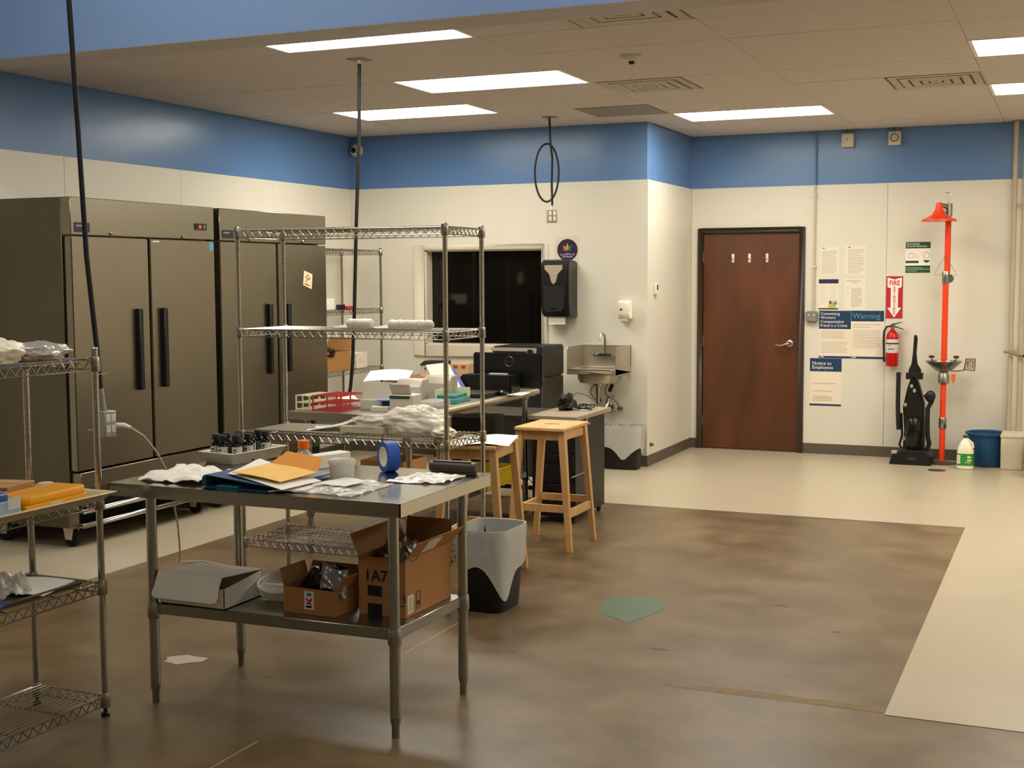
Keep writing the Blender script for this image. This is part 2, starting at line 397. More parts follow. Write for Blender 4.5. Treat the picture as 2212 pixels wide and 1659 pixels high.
# vents
def vent(cx, cy, s, label, tone, group='square ceiling diffusers', ret=False):
    t = thing('ceiling_vent', label, 'vent', (cx, cy, HC), group=group)
    m = tone
    MB().box(-s, s, -s, s, .012, .02).build('backing', mat('vent_dark', '8f8571', .8) if not ret else m, t)
    if ret:
        MB().box(-s, s, -s, s, -.002, .011).build('face_plate', m, t, bevel=.002); return
    for q in range(4):
        a = s*(1-.23*q); b_ = a-.055; z0 = .0-.004*q*0; f = MB()
        for (sx0, sx1, sy0, sy1) in ((-a, a, -a, -b_), (-a, a, b_, a), (-a, -b_, -b_, b_), (b_, a, -b_, b_)):
            f.box(sx0, sx1, sy0, sy1, -.006 if q else -.002, .004 if q else .012)
        f.build('louvre_ring', m, t, bevel=.002)
    MB().box(-.05, .05, -.05, .05, -.006, .004).build('centre_plate', m, t)
M_VENT = mat('vent_enamel', 'b5ab96', .5, var=.02); M_VENT2 = mat('vent_return', '8d8473', .6, var=.03)
vent(-2.81, 8.997, .3, 'square louvred ceiling vent right of the middle light panel', M_VENT)
vent(-.925, 9.63, .3, 'square louvred ceiling vent left of the far right light panel', M_VENT)
vent(-2.185, 6.46, .3, 'square louvred ceiling vent tight behind the blue soffit', M_VENT)
vent(-3.445, 10.265, .3, 'flat grey ceiling return panel above the wall corner', M_VENT2, ret=True)
t = thing('smoke_detector', 'small round white detector on the ceiling in front of the middle vent', 'detector', (-2.53, 7.72, HC))
MB().lathe([(.06, 0), (.062, -.012), (.05, -.03), (.028, -.036)], n=24).build('body', M_WHT2, t)
MB().lathe([(.02, -.036), (.018, -.052), (.006, -.055)], n=14).build('sensor', M_BLK, t)

# window
wn = struct(thing('window_1', '', '')); del wn['label']; del wn['category']; wn.location = (0, 0, 0)
cas = MB(); cw = .1
CX0, CX1, CZ0, CZ1 = WX0-.12, WX1+.055, WZ0-.105, WZ1+.05
cas.box(CX0, WX0, D1-.022, D1, CZ0, CZ1).box(WX1, CX1, D1-.022, D1, CZ0, CZ1).box(WX0, WX1, D1-.022, D1, WZ1, CZ1).box(WX0, WX1, D1-.022, D1, CZ0, WZ0)
cas.build('window_frame', M_TRIMW, wn, bevel=.004)
jb = MB(); jb.box(WX0, WX0+.012, D1, D1+.16, WZ0, WZ1).box(WX1-.012, WX1, D1, D1+.16, WZ0, WZ1).box(WX0, WX1, D1, D1+.16, WZ1-.012, WZ1).box(WX0, WX1, D1, D1+.16, WZ0, WZ0+.012)
jb.build('window_jamb', M_TRIMW, wn)
MB().box(WX0+.012, WX1-.012, D1+.12, D1+.127, WZ0+.012, WZ1-.012).build('pane', M_GLASSD, wn)
# door
dr = struct(thing('door_1', '', '')); del dr['label']; del dr['category']
fr = MB(); fr.box(DX0, DX0+.05, D2-.03, D2+.06, 0, DZ).box(DX1-.05, DX1, D2-.03, D2+.06, 0, DZ).box(DX0+.05, DX1-.05, D2-.03, D2+.06, DZ-.05, DZ)
fr.build('door_frame', M_DFRAME, dr, bevel=.004)
MB().box(DX0+.052, DX1-.052, D2+.002, D2+.045, .012, DZ-.054).build('door_slab', M_DOOR, dr, bevel=.003)
MB().box(DX0+.05, DX1-.05, D2-.02, D2+.06, 0, .01).build('threshold', M_SS, dr)
for z in (.28, 1.06, 1.88): MB().box(DX0+.042, DX0+.06, D2-.006, D2+.004, z-.05, z+.05).build('hinge', M_SS, dr)
h = MB(); h.lathe([(.034, 0), (.034, -.008), (.02, -.014), (.012, -.05)], (-2.487, D2+.002, 1.05), 20, 'y')
h.tube([(-2.487, D2-.048, 1.05), (-2.52, D2-.055, 1.045), (-2.56, D2-.055, 1.03), (-2.6, D2-.05, 1.037), (-2.615, D2-.05, 1.034)], [.011, .01, .008, .007, .006], 10)
h.build('door_handle', mat('satin_nickel', 'b3aa9a', .3, 1.), dr)
for i, x in enumerate((-3.045, -2.884, -2.714)):
    t = thing('adhesive_hook', ['white adhesive hook on the door, left of three', 'white adhesive hook on the door, the middle of three', 'white adhesive hook on the door, right of three'][i], 'hook', (x, D2, 1.865), group='hooks on the brown door')
    MB().box(-.013, .013, -.006, .002, -.04, .045).build('plate', M_WHT, t, bevel=.004)
    MB().tube([(0, -.006, -.004), (0, -.022, -.014), (0, -.026, .0)], .004, 8).build('hook_tip', M_SS, t)

# ------------------------------------------------------------------ wire racks
def make_rack(name, label, W, D, H, shelves, loc, rz=0., group=None, rings=True, deck='short', ring0=.075, pr=.0127):
    """local x along the long side; posts at (0,0),(W,0),(W,D),(0,D)"""
    t = thing(name, label, 'shelf unit', loc, rz, group)
    corners = [(0, 0), (W, 0), (W, D), (0, D)]
    for cx, cy in corners:
        p = MB().tube([(cx, cy, .045), (cx, cy, H)], pr, 16).build('post', M_CHR, t)
        if rings:
            q = MB(); z = ring0
            while z < H-.03: q.lathe([(pr*1.012, z-.0009), (pr*1.012, z+.0009)], (cx, cy, 0), 12, capb=False, capt=False); z += .0262
            q.build('groove_rings', mat('groove_grey', '5f5a50', .4, .8), p, kind='stuff')
        MB().lathe([(pr*1.02, H-.002), (pr*1.05, H+.004), (pr*.7, H+.008)], (cx, cy, 0), 12).build('cap', M_GALV, p)
        MB().lathe([(.017, 0), (.017, .012), (.008, .016), (.008, .046)], (cx, cy, 0), 12).build('foot', M_BLK, p)
    for z in shelves:
        r = .0032
        s = MB()
        for zz in (z-.006, z-.042):
            s.tube([(0, 0, zz), (W, 0, zz)], r, 6).tube([(0, D, zz), (W, D, zz)], r, 6)
            s.tube([(0, 0, zz), (0, D, zz)], r, 6).tube([(W, 0, zz), (W, D, zz)], r, 6)
        for cx, cy in corners:
            s.lathe([(pr*1.45, z-.05), (pr*1.6, z-.046), (pr*1.45, z+.004), (pr*1.3, z+.008)], (cx, cy, 0), 14)
        sh = s.build('wire_shelf', M_CHRW, t)
        zg = MB()
        def zigzag(p0, p1):
            L = math.dist(p0, p1); n = max(2, int(L/.052)); pts = []
            for i in range(2*n+1):
                f = .03/L+(1-.06/L)*i/(2*n); x = p0[0]+(p1[0]-p0[0])*f; y = p0[1]+(p1[1]-p0[1])*f
                pts.append((x, y, z-.008 if i % 2 == 0 else z-.04))
            zg.tube(pts, .0029, 5)
        zigzag((0, 0), (W, 0)); zigzag((0, D), (W, D)); zigzag((0, 0), (0, D)); zigzag((W, 0), (W, D))
        zg.build('truss_wire', M_CHRW, sh, kind='stuff')
        dk = MB(); n = int(W/.026)
        if deck == 'short':
            for i in range(1, n): dk.tube([(W*i/n, .001, z), (W*i/n, D-.001, z)], .0017, 5)
            for k in range(1, 4): dk.tube([(0, D*k/4, z-.005), (W, D*k/4, z-.005)], .0028, 5)
        else:
            n = int(D/.024)
            for i in range(1, n): dk.tube([(.001, D*i/n, z), (W-.001, D*i/n, z)], .0024, 6)
            for k in range(1, 5): dk.tube([(W*k/5, 0, z-.005), (W*k/5, D, z-.005)], .0028, 5)
        dk.build('deck_wire', M_CHRW, sh, kind='stuff')
    return t
TX0, TX1, TY0, TY1 = -4.13, -2.89, 5.85, 6.287
make_rack('wire_rack', 'tall chrome wire rack in the middle of the room behind the steel work table', TX1-TX0, TY1-TY0, 1.962, (1.955, 1.425, .87, .28), (TX0, TY0, 0))
# zip ties go on the near post of the low rack
# left rack runs towards the viewer: local x = -world y
make_rack('wire_rack', 'low chrome wire rack at the left edge carrying the beige tray', 1.22, .345, 1.43, (1.395, .862, .53, .085), (-3.765, 3.905, 0), -PI/2, deck='long', ring0=.9)
make_rack('wire_rack', 'chrome wire rack in the far corner behind the freezers', 1.2, .42, 1.965, (1.95, 1.41, .87, .3), (-6.39, 10.72, 0), -PI/2, pr=.0127)

o = [x for x in C.objects if x.name.startswith('wire_rack') and x.parent is None][1]
MB().tube([(-.02, .32, 1.335), (.0, .345, 1.333), (-.005, .4, 1.34)], .0018, 5).tube([(.0, .345-.0145, 1.333), (.0, .36, 1.333)], .0025, 5).tube([(.0, .3, 1.12), (.0, .345, 1.12)], .0018, 5).build('cable_tie', M_WHT, o)
# ------------------------------------------------------------------ freezers
def make_freezer(y0, y1, label, second):
    t = thing('freezer', label, 'freezer', (-5.66, y0, 0))
    W = y1-y0; xb = -.78
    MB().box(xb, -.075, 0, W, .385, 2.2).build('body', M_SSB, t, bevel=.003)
    MB().box(-.075, -.055, .01, W-.01, .49, 1.955).build('gasket', M_BLK, t)
    MB().box(-.075, 0, .0, W, 1.968, 2.2).build('header_panel', M_SSD, t, bevel=.004)
    MB().box(-.075, 0, .02, W, .385, .485).build('sill_panel', M_SSD, t, bevel=.003)
    mid = W*.505
    for i, (a, b) in enumerate(((0.0, mid-.01), (mid+.01, W))):
        d = MB().box(-.055, 0, a, b, .5, 1.958).build('door', M_SSD, t, bevel=.006, seg=2)
        hy = mid-.155 if i == 0 else mid+.1
        MB().box(.0, .035, hy, hy+.04, .965, 1.5).build('handle', mat('freezer_handle_black', '080706', .5, var=.03), d, bevel=.004)
        MB().lathe([(.011, 0), (.011, .012), (.006, .016)], (0.0, .36 if i == 0 else W-.36, 1.985), 14, 'x').build('lock', M_CHR, t)
    bd = MB().box(0, .003, .03, .165, 1.985, 2.045).build('badge_plate', mat('badge_navy', '1b2234', .3), t)
    MB().box(.003, .0036, .045, .12, 2.02, 2.03).build('badge_print', M_PRINT, bd)
    if not second:
        dp = MB().box(0, .004, 1.225, 1.36, 2.035, 2.08).build('display', M_BLKG, t)
        MB().box(.004, .0045, 1.27, 1.3, 2.045, 2.07).build('red_digits', mat('red_led', '600808', .4, emit=(1, .05, .03), estr=1.2), dp)
        MB().box(.004, .0045, 1.325, 1.345, 2.045, 2.072).build('green_icon', mat('green_led', '0c5020', .4, emit=(.05, .5, .12), estr=.5), dp)
        MB().box(0, .001, 1.39, 1.435, 1.895, 1.95).build('sticker', mat('cyan_sticker', '4aa0c0', .5), t, label='light blue sticker')
        MB().box(0, .001, .77, .84, 1.94, 1.948).build('sticker', M_PAPER, t)
    else:
        s = MB().prism([(1.11, 1.755), (1.235, 1.725), (1.22, 1.605), (1.095, 1.64)], 0, .001, 'yz').build('sticker', mat('cream_sticker', 'e8d2ae', .6), t, label='cream sticker with orange emblem')
        m = MB()
        for a, b, c in ((1.14, 1.7, .012), (1.165, 1.715, .012), (1.185, 1.69, .014), (1.16, 1.685, .012), (1.145, 1.67, .01)): m.box(.001, .0015, a-c, a+c, b-c*.7, b+c*.7)
        m.build('emblem', mat('orange_print', 'b06a28', .6), s)
        MB().prism([(1.12, 1.655), (1.19, 1.638), (1.188, 1.628), (1.118, 1.645)], .001, .0015, 'yz').build('print_bar', mat('brown_print', '8a4a22', .6), s)
    # lower compartment with two slanting louvres
    lc = MB(); lc.box(xb, -.09, 0, W, .135, .385); lc.build('lower_housing', M_SSB, t)
    MB().box(-.09, -.06, .0, .06, .135, .385).build('corner_post', M_SSD, t)
    for z in (.25, .16):
        MB().hexa([(-.085, .05, z-.03), (-.01, .05, z-.03), (-.01, W-.02, z-.03), (-.085, W-.02, z-.03)], [(-.085, .05, z+.0), (-.02, .05, z+.0), (-.02, W-.02, z+.0), (-.085, W-.02, z+.0)]).build('louvre', M_SST, t, bevel=.002)
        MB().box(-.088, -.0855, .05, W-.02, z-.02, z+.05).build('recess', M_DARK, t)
    for cy in (.08, W-.1):
        for cx in (-.14, -.68):
            c = MB().box(cx-.05, cx+.05, cy-.045, cy+.045, .125, .135).hexa([(cx-.03, cy-.03, .05), (cx+.02, cy-.03, .05), (cx+.02, cy-.026, .05), (cx-.03, cy-.026, .05)], [(cx-.045, cy-.03, .126), (cx+.035, cy-.03, .126), (cx+.035, cy-.026, .126), (cx-.045, cy-.026, .126)])
            c.hexa([(cx-.03, cy+.026, .05), (cx+.02, cy+.026, .05), (cx+.02, cy+.03, .05), (cx-.03, cy+.03, .05)], [(cx-.045, cy+.026, .126), (cx+.035, cy+.026, .126), (cx+.035, cy+.03, .126), (cx-.045, cy+.03, .126)])
            c = c.build('caster', M_WHT2, t)
            MB().lathe([(.052, -.018), (.059, -.012), (.059, .012), (.052, .018)], (cx, cy, .0625), 24, 'y').build('wheel', M_RUB, c)
make_freezer(6.285, 7.735, 'stainless two-door freezer nearest the camera, with red digits on its header', False)
make_freezer(7.8, 9.25, 'stainless two-door freezer behind the first, with a cream sticker on its right door', True)

# dusty strip along the old floor joint and a few scuffs
mj = MB(); random.seed(21)
M_DUST = mat('tan_floor_dust', '806a49', .8, var=.25, scale=20)
patch([(-1.55, 5.12), (-1.3, 5.17), (-.95, 5.16), (-.64, 5.17), (-.64, 5.1), (-1.0, 5.1), (-1.3, 5.1)], .0004, 9, amp=.03).build('dust_streak', M_DUST, fl, label='tan dust along the floor joint')
for i, (x, y, a_, b_) in enumerate(((-1.35, 6.6, .05, .012), (-2.0, 8.0, .06, .015), (-1.7, 5.6, .06, .012), (-3.12, 4.56, .012, .008), (-1.0, 6.2, .02, .012), (-2.3, 5.3, .03, .01))):
    patch([(x-a_, y), (x-a_*.3, y-b_), (x+a_*.6, y-b_*.8), (x+a_, y), (x+a_*.3, y+b_), (x-a_*.5, y+b_*.8)], .0004, 30+i, amp=.008).build('scuff_mark', mat('dark_scuff', '4a3e2c', .5, var=.3, scale=60), fl)
# ------------------------------------------------------------------ work table
T = .892
def steel_leg(x, y, ztop, parent, zc, r=.0206):
    l = MB().tube([(x, y, .075), (x, y, ztop)], r, 20).build('leg', M_GALV, parent)
    MB().lathe([(r*.72, .0), (r*.72, .05), (r*.9, .055), (r*1.03, .078)], (x, y, 0), 16).build('foot', M_SS, l)
    MB().lathe([(r*1.02, zc-.065), (r*1.28, zc-.055), (r*1.3, zc-.01), (r*1.15, zc+.002)], (x, y, 0), 20).build('collar', M_GALV, l)
    MB().lathe([(r*1.1, ztop-.02), (r*1.45, ztop-.012), (r*1.45, ztop)], (x, y, 0), 20).build('socket', M_GALV, l)
tb = thing('work_table', 'stainless steel work table in the foreground with a galvanised lower shelf', 'table', (-2.84, 4.44, 0))
MB().box(-.655, .655, -.395, .395, T-.002, T).box(-.655, .655, -.395, -.391, T-.05, T-.001).box(-.655, .655, .391, .395, T-.05, T-.001).box(-.655, -.651, -.395, .395, T-.05, T-.001).box(.651, .655, -.395, .395, T-.05, T-.001).build('tabletop', M_SST, tb)
MB().box(-.6, .6, -.05, .05, T-.045, T-.003).build('stiffener', M_GALV, tb)
for sx, sy in ((-.5, -.33), (.58, -.31), (.595, .24), (-.48, .225)):
    steel_leg(sx, sy, T-.003, tb, .41)
u = MB().hexa([(-.5, -.335, .365), (.59, -.315, .365), (.6, .245, .365), (-.485, .23, .365)], [(-.5, -.335, .41), (.59, -.315, .41), (.6, .245, .41), (-.485, .23, .41)])
u.build('lower_shelf', M_GALV, tb, bevel=.004)

# ------------------------------------------------------------------ bench
B = .89
bn = thing('work_bench', 'long steel bench with a rounded front edge behind the tall rack', 'table', (-3.955, 7.66, 0))
BW, BD = .42, .99
MB().box(-BW, BW-.02, -BD, BD, B-.05, B).build('bench_top', M_SS, bn, bevel=.003)
MB().tube([(BW-.005, -BD, B-.018), (BW-.005, BD, B-.018)], .021, 14).build('rolled_edge', mat('warm_steel', 'c2b79c', .35, 1.), bn)
for sx, sy in ((-BW+.09, -BD+.1), (BW-.06, -BD+.1), (BW-.06, BD-.1), (-BW+.09, BD-.1)):
    steel_leg(sx, sy, B-.05, bn, .3)
MB().box(-BW+.07, BW-.04, -BD+.08, BD-.08, .262, .3).build('lower_shelf', M_GALV, bn, bevel=.003)
MB().box(-BW+.1, BW-.08, -BD+.12, -BD+.16, B-.1, B-.05).build('drawer_rail', M_GALV, bn)

# ------------------------------------------------------------------ stools
def make_stool(loc, rz, label, h=.77):
    t = thing('bar_stool', label, 'stool', loc, rz, 'pine bar stools')
    w, d = .165, .225
    for s in (-1, 1): MB().box(-w if s < 0 else .001, -.001 if s < 0 else w, -d, d, h-.022, h).build('seat_board', M_PINE, t, bevel=.004)
    MB().box(-.05, .05, -.012, .012, h-.001, h+.0006).build('hand_slot', mat('slot_shadow', '5c3f1e', .8), t)
    wb, db = .2, .215; wt, dt = .14, .185
    def at(z, sx, sy):
        f = 1-z/(h-.022); return (sx*(wt+(wb-wt)*f), sy*(dt+(db-dt)*f*1.0))
    for sx in (-1, 1):
        for sy in (-1, 1):
            bx, by = at(0, sx, sy); tx, ty = at(h-.022, sx, sy); a, b_, c = .017, .017, .022
            MB().hexa([(bx-a, by-a, 0), (bx+a, by-a, 0), (bx+a, by+a, 0), (bx-a, by+a, 0)], [(tx-c, ty-c, h-.022), (tx+c, ty-c, h-.022), (tx+c, ty+c, h-.022), (tx-c, ty+c, h-.022)]).build('leg', M_PINEV, t, bevel=.002)
    for sy in (-1, 1):
        MB().box(-wt+.02, wt-.02, sy*dt-.009, sy*dt+.009, h-.08, h-.022).build('apron', M_PINEV, t)
        x_, y_ = at(.26, 1, sy); MB().box(-x_+.015, x_-.015, y_-.01, y_+.01, .245, .29).build('stretcher', M_PINEV, t)
    for sx in (-1, 1):
        MB().box(sx*wt-.009, sx*wt+.009, -dt+.02, dt-.02, h-.08, h-.022).build('apron', M_PINEV, t)
        x_, y_ = at(.23, sx, 1); MB().box(x_-.01, x_+.01, -y_+.015, y_-.015, .21, .26).build('stretcher', M_PINEV, t)
    if True:
        MB().tube([(wt+.03, -.1+.0, .45), (wt+.03, .19, .45)], .005, 8).build('tie_rod', M_SS, t) if rz == 0 else None
make_stool((-3.01, 7.6, 0), 0, 'pine bar stool with an empty seat in front of the black cabinet')
make_stool((-3.08, 6.66, 0), math.radians(6), 'pine bar stool behind the tall rack with white paper on its seat')
tag(MB().grid(lambda u_, v_: (-.14+.3*u_, -.2+.36*v_, .012*math.sin(u_*3.0)**2+.016*v_*u_), 10, 10, .0015).build('paper_sheet', M_PAPER), 'white paper sheet lying on the seat of the rear pine stool', 'paper', loc=(-3.03, 6.64, .7725), rz=.25)

# ------------------------------------------------------------------ black cabinet
cb = thing('mobile_cabinet', 'black under-desk cabinet with a taupe laminate top in front of the sink', 'cabinet', (-3.25, 8.62, 0))
MB().box(-.17, .15, -.36, .24, .045, .715).build('body', M_BLK, cb, bevel=.003)
MB().box(-.195, .17, -.39, .33, .715, .745).build('top_panel', mat('taupe_laminate', '9c8c76', .5, var=.05), cb, bevel=.003)
for i, (a, b_) in enumerate(((.07, .27), (.28, .48), (.49, .69))):
    d = MB().box(-.16, .14, -.372, -.36, a, b_).build('drawer', M_BLK, cb, bevel=.002)
    MB().box(-.05, .05, -.384, -.372, b_-.05, b_-.038).build('handle', M_BLKG, d)
for x, y in ((-.14, -.32), (.12, -.32), (.12, .2), (-.14, .2)): MB().lathe([(.02, -.01), (.0225, -.006), (.0225, .006), (.02, .01)], (x, y, .0225), 14, 'x').build('caster_wheel', M_RUB, cb)
hk = MB().tube([(.174, -.2, .745), (.176, -.2, .69), (.19, -.2, .68), (.2, -.2, .69)], .003, 6).build('cable_hook', M_WHT, cb)
# headset on the cabinet
hs = thing('headset', 'black headset tangled with its cable on the taupe cabinet top', 'headset', (-3.3, 8.72, .745))
MB().blob((-.02, -.05, .045), (.06, .09, .07), .4, 3, 4, 18, 12).build('ear_cup', M_BLK, hs)
MB().blob((-.07, .03, .03), (.05, .05, .045), .3, 3, 5, 14, 10).build('ear_cup', M_BLK, hs)
c = []
for i in range(40):
    a = i*.42; c.append((.08+.07*math.cos(a)*(1+.1*math.sin(i)), .03+.13*math.sin(a*.93), .008+.008*math.sin(i*.7)+.008))
MB().tube(c, .0045, 6).build('cable', M_CORD, hs)
MB().tube([(-.02, 0, .09), (.0, .12, .11), (.05, .2, .08), (.12, .24, .02), (.13, .25, .006)], .0022, 6).build('thin_wire', M_CORD, hs)

# ------------------------------------------------------------------ waste bins
def make_bin(loc, rz, label, w, d, h, hem, seed, kx=1.22):
    t = thing('waste_bin', label, 'bin', loc, rz, 'waste bins with plastic liners')
    def ring(sc, z, n=32, ex=.0):
        out = []
        for k in range(n):
            a = 2*PI*k/n; cx, cy = math.cos(a), math.sin(a); p = 5
            r = (abs(cx)**p+abs(cy)**p)**(-1/p); out.append((w/2*sc*cx*r, d/2*sc*cy*r, z))
        return out
    vs = []; zs = [(.78, 0), (.8, .008), (1.0, h-.004), (.985, h-.004), (.78, .012)]
    for s_, z in zs: vs += ring(s_, z)
    n = 32; fs = [(i*n+k, i*n+(k+1) % n, (i+1)*n+(k+1) % n, (i+1)*n+k) for i in range(len(zs)-1) for k in range(n)]
    fs.append(tuple(range(n-1, -1, -1))); fs.append(tuple(4*n+k for k in range(n)))
    MB().add(vs, fs).build('body', M_BLK, t)
    n = 64; rows = []
    def sup(a, sc):
        cx, cy = math.cos(a), math.sin(a); p = 5; r = (abs(cx)**p+abs(cy)**p)**(-1/p); return w/2*sc*cx*r, d/2*sc*cy*r
    levels = 12
    vs = []
    for j in range(5):                       # inside, rising to the rim
        z = h-.16+.165*j/4
        for k in range(n):
            a = 2*PI*k/n; x, y = sup(a, .9+.07*j/4+.012*noise.noise(Vector((k*.4, j, seed)))); vs.append((x, y, z))
    for j in range(levels+1):                # outside, down to a wavy hem
        f = j/levels
        for k in range(n):
            a = 2*PI*k/n
            L = hem(a)
            z = h+.006-L*f
            sc = 1.0+(z-h)*(.2/h)+.035+.035*abs(noise.noise(Vector((math.cos(a)*6, math.sin(a)*6, seed+f*1.2))))+.012*noise.noise(Vector((math.cos(a)*14, math.sin(a)*14, seed+f*2.5)))+.02*f
            if j == 0: sc = 1.03
            x, y = sup(a, sc); vs.append((x, y, z))
    N = 5+levels+1
    fs = [(i*n+k, i*n+(k+1) % n, (i+1)*n+(k+1) % n, (i+1)*n+k) for i in range(N-1) for k in range(n)]
    MB().add(vs, fs).build('liner', M_LINER, t)
def hemA(a):
    # a: 0 = +x, -pi/2 = towards the viewer; deep tongue at the near right corner
    d_ = math.atan2(math.sin(a+.55), math.cos(a+.55)); return .2+.17*math.exp(-(d_/.42)**2)+.015*math.sin(a*5)
def hemB(a):
    d_ = math.atan2(math.sin(a+1.35), math.cos(a+1.35)); d2 = math.atan2(math.sin(a), math.cos(a)); d3 = math.atan2(math.sin(a-3.0), math.cos(a-3.0))
    return .19+.11*math.exp(-(d_/.4)**2)+.07*math.exp(-(d2/.3)**2)+.05*math.exp(-(d3/.4)**2)
make_bin((-2.725, 6.02, 0), 0, 'black waste bin with a pale liner between the table and the pine stool', .29, .36, .42, hemA, 1.3)
make_bin((-3.635, 10.86, 0), 0, 'black waste bin with a grey liner below the hand sink', .39, .22, .385, hemB, 4.4)
m = MB()
for i in range(9): m.blob((-.14+.035*i, .02*math.sin(i*2), .35+.012*math.cos(i*3)), (.04, .04, .035), .5, 3, i, 10, 7, False)
tag(m.build('crumpled_towel', mat('grey_paper_towel', '8f8c82', .8), kind='stuff'), 'crumpled paper towels filling the bin below the sink', 'waste', loc=(-3.635, 10.86, 0))

# ------------------------------------------------------------------ items on the work table
TX, TY = -2.84, 4.44
def crumple(poly, cx, cy, amp, fr, seed, lift=0., n=26, th=.0015, shape=None):
    "thin crumpled sheet filling a convex quad given by 4 corners (world xy), returned in local coords about cx, cy"
    a, b, c_, d = poly
    def f(u_, v_):
        x = (a[0]*(1-u_)+b[0]*u_)*(1-v_)+(d[0]*(1-u_)+c_[0]*u_)*v_; y = (a[1]*(1-u_)+b[1]*u_)*(1-v_)+(d[1]*(1-u_)+c_[1]*u_)*v_
        e = noise.noise_vector(Vector((x*fr*.6, y*fr*.6, seed+3)))*.022
        z = abs(noise.noise(Vector((x*fr, y*fr, seed))))*amp+abs(noise.noise(Vector((x*fr*2.3, y*fr*2.3, seed+7))))*amp*.4
        bump_ = math.sin(PI*u_)*math.sin(PI*v_)*lift
        return (x+e.x-cx, y+e.y-cy, z+bump_+th+.0005)
    return MB().grid(f, n, n, th)
# shipping pouch
t = thing('paper_pouch', 'crumpled white printed pouch at the left end of the work table', 'pouch', (-3.33, 4.32, T))
crumple([(-3.42, 4.12), (-3.13, 4.13), (-3.13, 4.42), (-3.47, 4.5)], -3.33, 4.32, .028, 10, 1, .03, 40).build('pouch', M_PAPER, t, soft=True)
# bottle tray
t = thing('bottle_tray', 'shallow white plastic tray holding the dark bottles', 'tray', (-3.375, 4.79, T), math.radians(0))
def tray_mesh(q0, q1, h, r=.012):
    # q0 bottom quad, q1 top quad
    m = MB(); ib = [(x*.94, y*.94) for x, y in q0]; it = [(x*.94, y*.94) for x, y in q1]
    rings_ = [[(x, y, 0) for x, y in q0], [(x, y, h) for x, y in q1], [(x*1.04, y*1.04, h) for x, y in q1], [(x*1.04, y*1.04, h+.004) for x, y in q1], [(x, y, h+.004) for x, y in it], [(x, y, .005) for x, y in ib]]
    vs = [p for r_ in rings_ for p in r_]; fs = [(i*4+k, i*4+(k+1) % 4, (i+1)*4+(k+1) % 4, (i+1)*4+k) for i in range(5) for k in range(4)]+[(3, 2, 1, 0), (20, 21, 22, 23)]
    return m.add(vs, fs)
q0 = [(-.15, .0), (-.005, -.17), (.125, -.11), (.0, .13)]
q0 = [(-.17, -.0), (.0, -.2), (.1, -.17), (-.03, .13)]
tray_mesh([(-.08, -.15), (.08, -.15), (.08, .15), (-.08, .15)], [(-.1, -.17), (.1, -.17), (.1, .17), (-.1, .17)], .048).build('tray', M_WHT2, t, bevel=.003)
t.rotation_euler = (0, 0, math.radians(-8))
M_BOT = mat('dark_bottle_glass', '0e0a0a', .14, var=.03)
M_LAB = mat('bottle_label', 'cfc7b8', .6, var=.03)
random.seed(11)
spots = [(-.055, -.11), (.0, -.125), (.055, -.1), (-.05, -.05), (.01, -.045), (.06, -.03), (-.045, .02), (.02, .03), (.0, .1), (.055, .085)]
names = ['front left', 'front middle', 'front right', 'second row left', 'second row middle', 'second row right', 'third row left', 'third row right', 'back left', 'back right']
first = None
for i, (x, y) in enumerate(spots):
    a = math.radians(-8); gx = -3.375+x*math.cos(a)-y*math.sin(a); gy = 4.79+x*math.sin(a)+y*math.cos(a)
    if first is None:
        first = thing('bottle', '', 'bottle', (gx, gy, T+.006), 0, 'dark bottles in the white tray')
        r = .0262
        MB().lathe([(r*.9, 0), (r, .004), (r, .068), (r*.85, .077), (.011, .086), (.011, .094)], n=20).build('body', M_BOT, first)
        MB().lathe([(.0175, .094), (.0175, .116), (.016, .118)], n=18).build('cap', M_BLK, first)
        o_ = MB()
        vs = []; N = 10
        for k in range(N+1):
            an = -PI*.78+PI*.62*k/N
            for z in (.028, .068): vs.append((math.cos(an)*(r+.0006), math.sin(an)*(r+.0006), z))
        o_.add(vs, [(2*k, 2*k+2, 2*k+3, 2*k+1) for k in range(N)]); lb = o_.build('paper_label', M_LAB, first)
        MB().box(-.014, -.004, -r-.0012, -r+.004, .052, .058).box(-.014, -.005, -r-.0012, -r+.004, .038, .044).build('label_print', M_BLK, lb)
        o = first
    else:
        o = copy_tree(first); o.location = (gx, gy, T+.006)
    o.rotation_euler = (0, 0, .42+random.uniform(-.3, .3)); o['label'] = 'small dark bottle with white label, %s in the white tray' % names[i]
# binder
t = thing('ring_binder', 'dark blue ring binder lying under the white papers and yellow envelope', 'binder', (-2.91, 4.3, T), math.radians(-3))
def bend(u_, v_): return (-.16+.33*u_, -.2+.44*v_, .046-.03*u_)
MB().hexa([(-.15, -.2, .0), (.17, -.2, .0), (.17, .2, .0), (-.15, .2, .0)], [(-.15, -.2, .003), (.17, -.2, .003), (.17, .2, .003), (-.15, .2, .003)]).build('lower_cover', mat('binder_blue', '184a72', .35), t)
MB().hexa([(-.15, -.2, .044), (.17, -.2, .016), (.17, .2, .016), (-.15, .2, .044)], [(-.15, -.2, .048), (.17, -.2, .02), (.17, .2, .02), (-.15, .2, .048)]).build('upper_cover', mat('binder_blue', '184a72', .35), t)
sp = []
for k in range(9): an = PI/2+PI*k/8; sp.append((-.15+.024*math.cos(an)*.9, .024+.024*math.sin(an)))
MB().prism(sp, -.2, .2, 'xz').build('spine', mat('binder_spine', '0d4864', .3), t)
MB().box(-.1, .0, -.197, .1, .004, .009).build('inner_sheet', mat('teal_sheet', '2f8f98', .5), t)
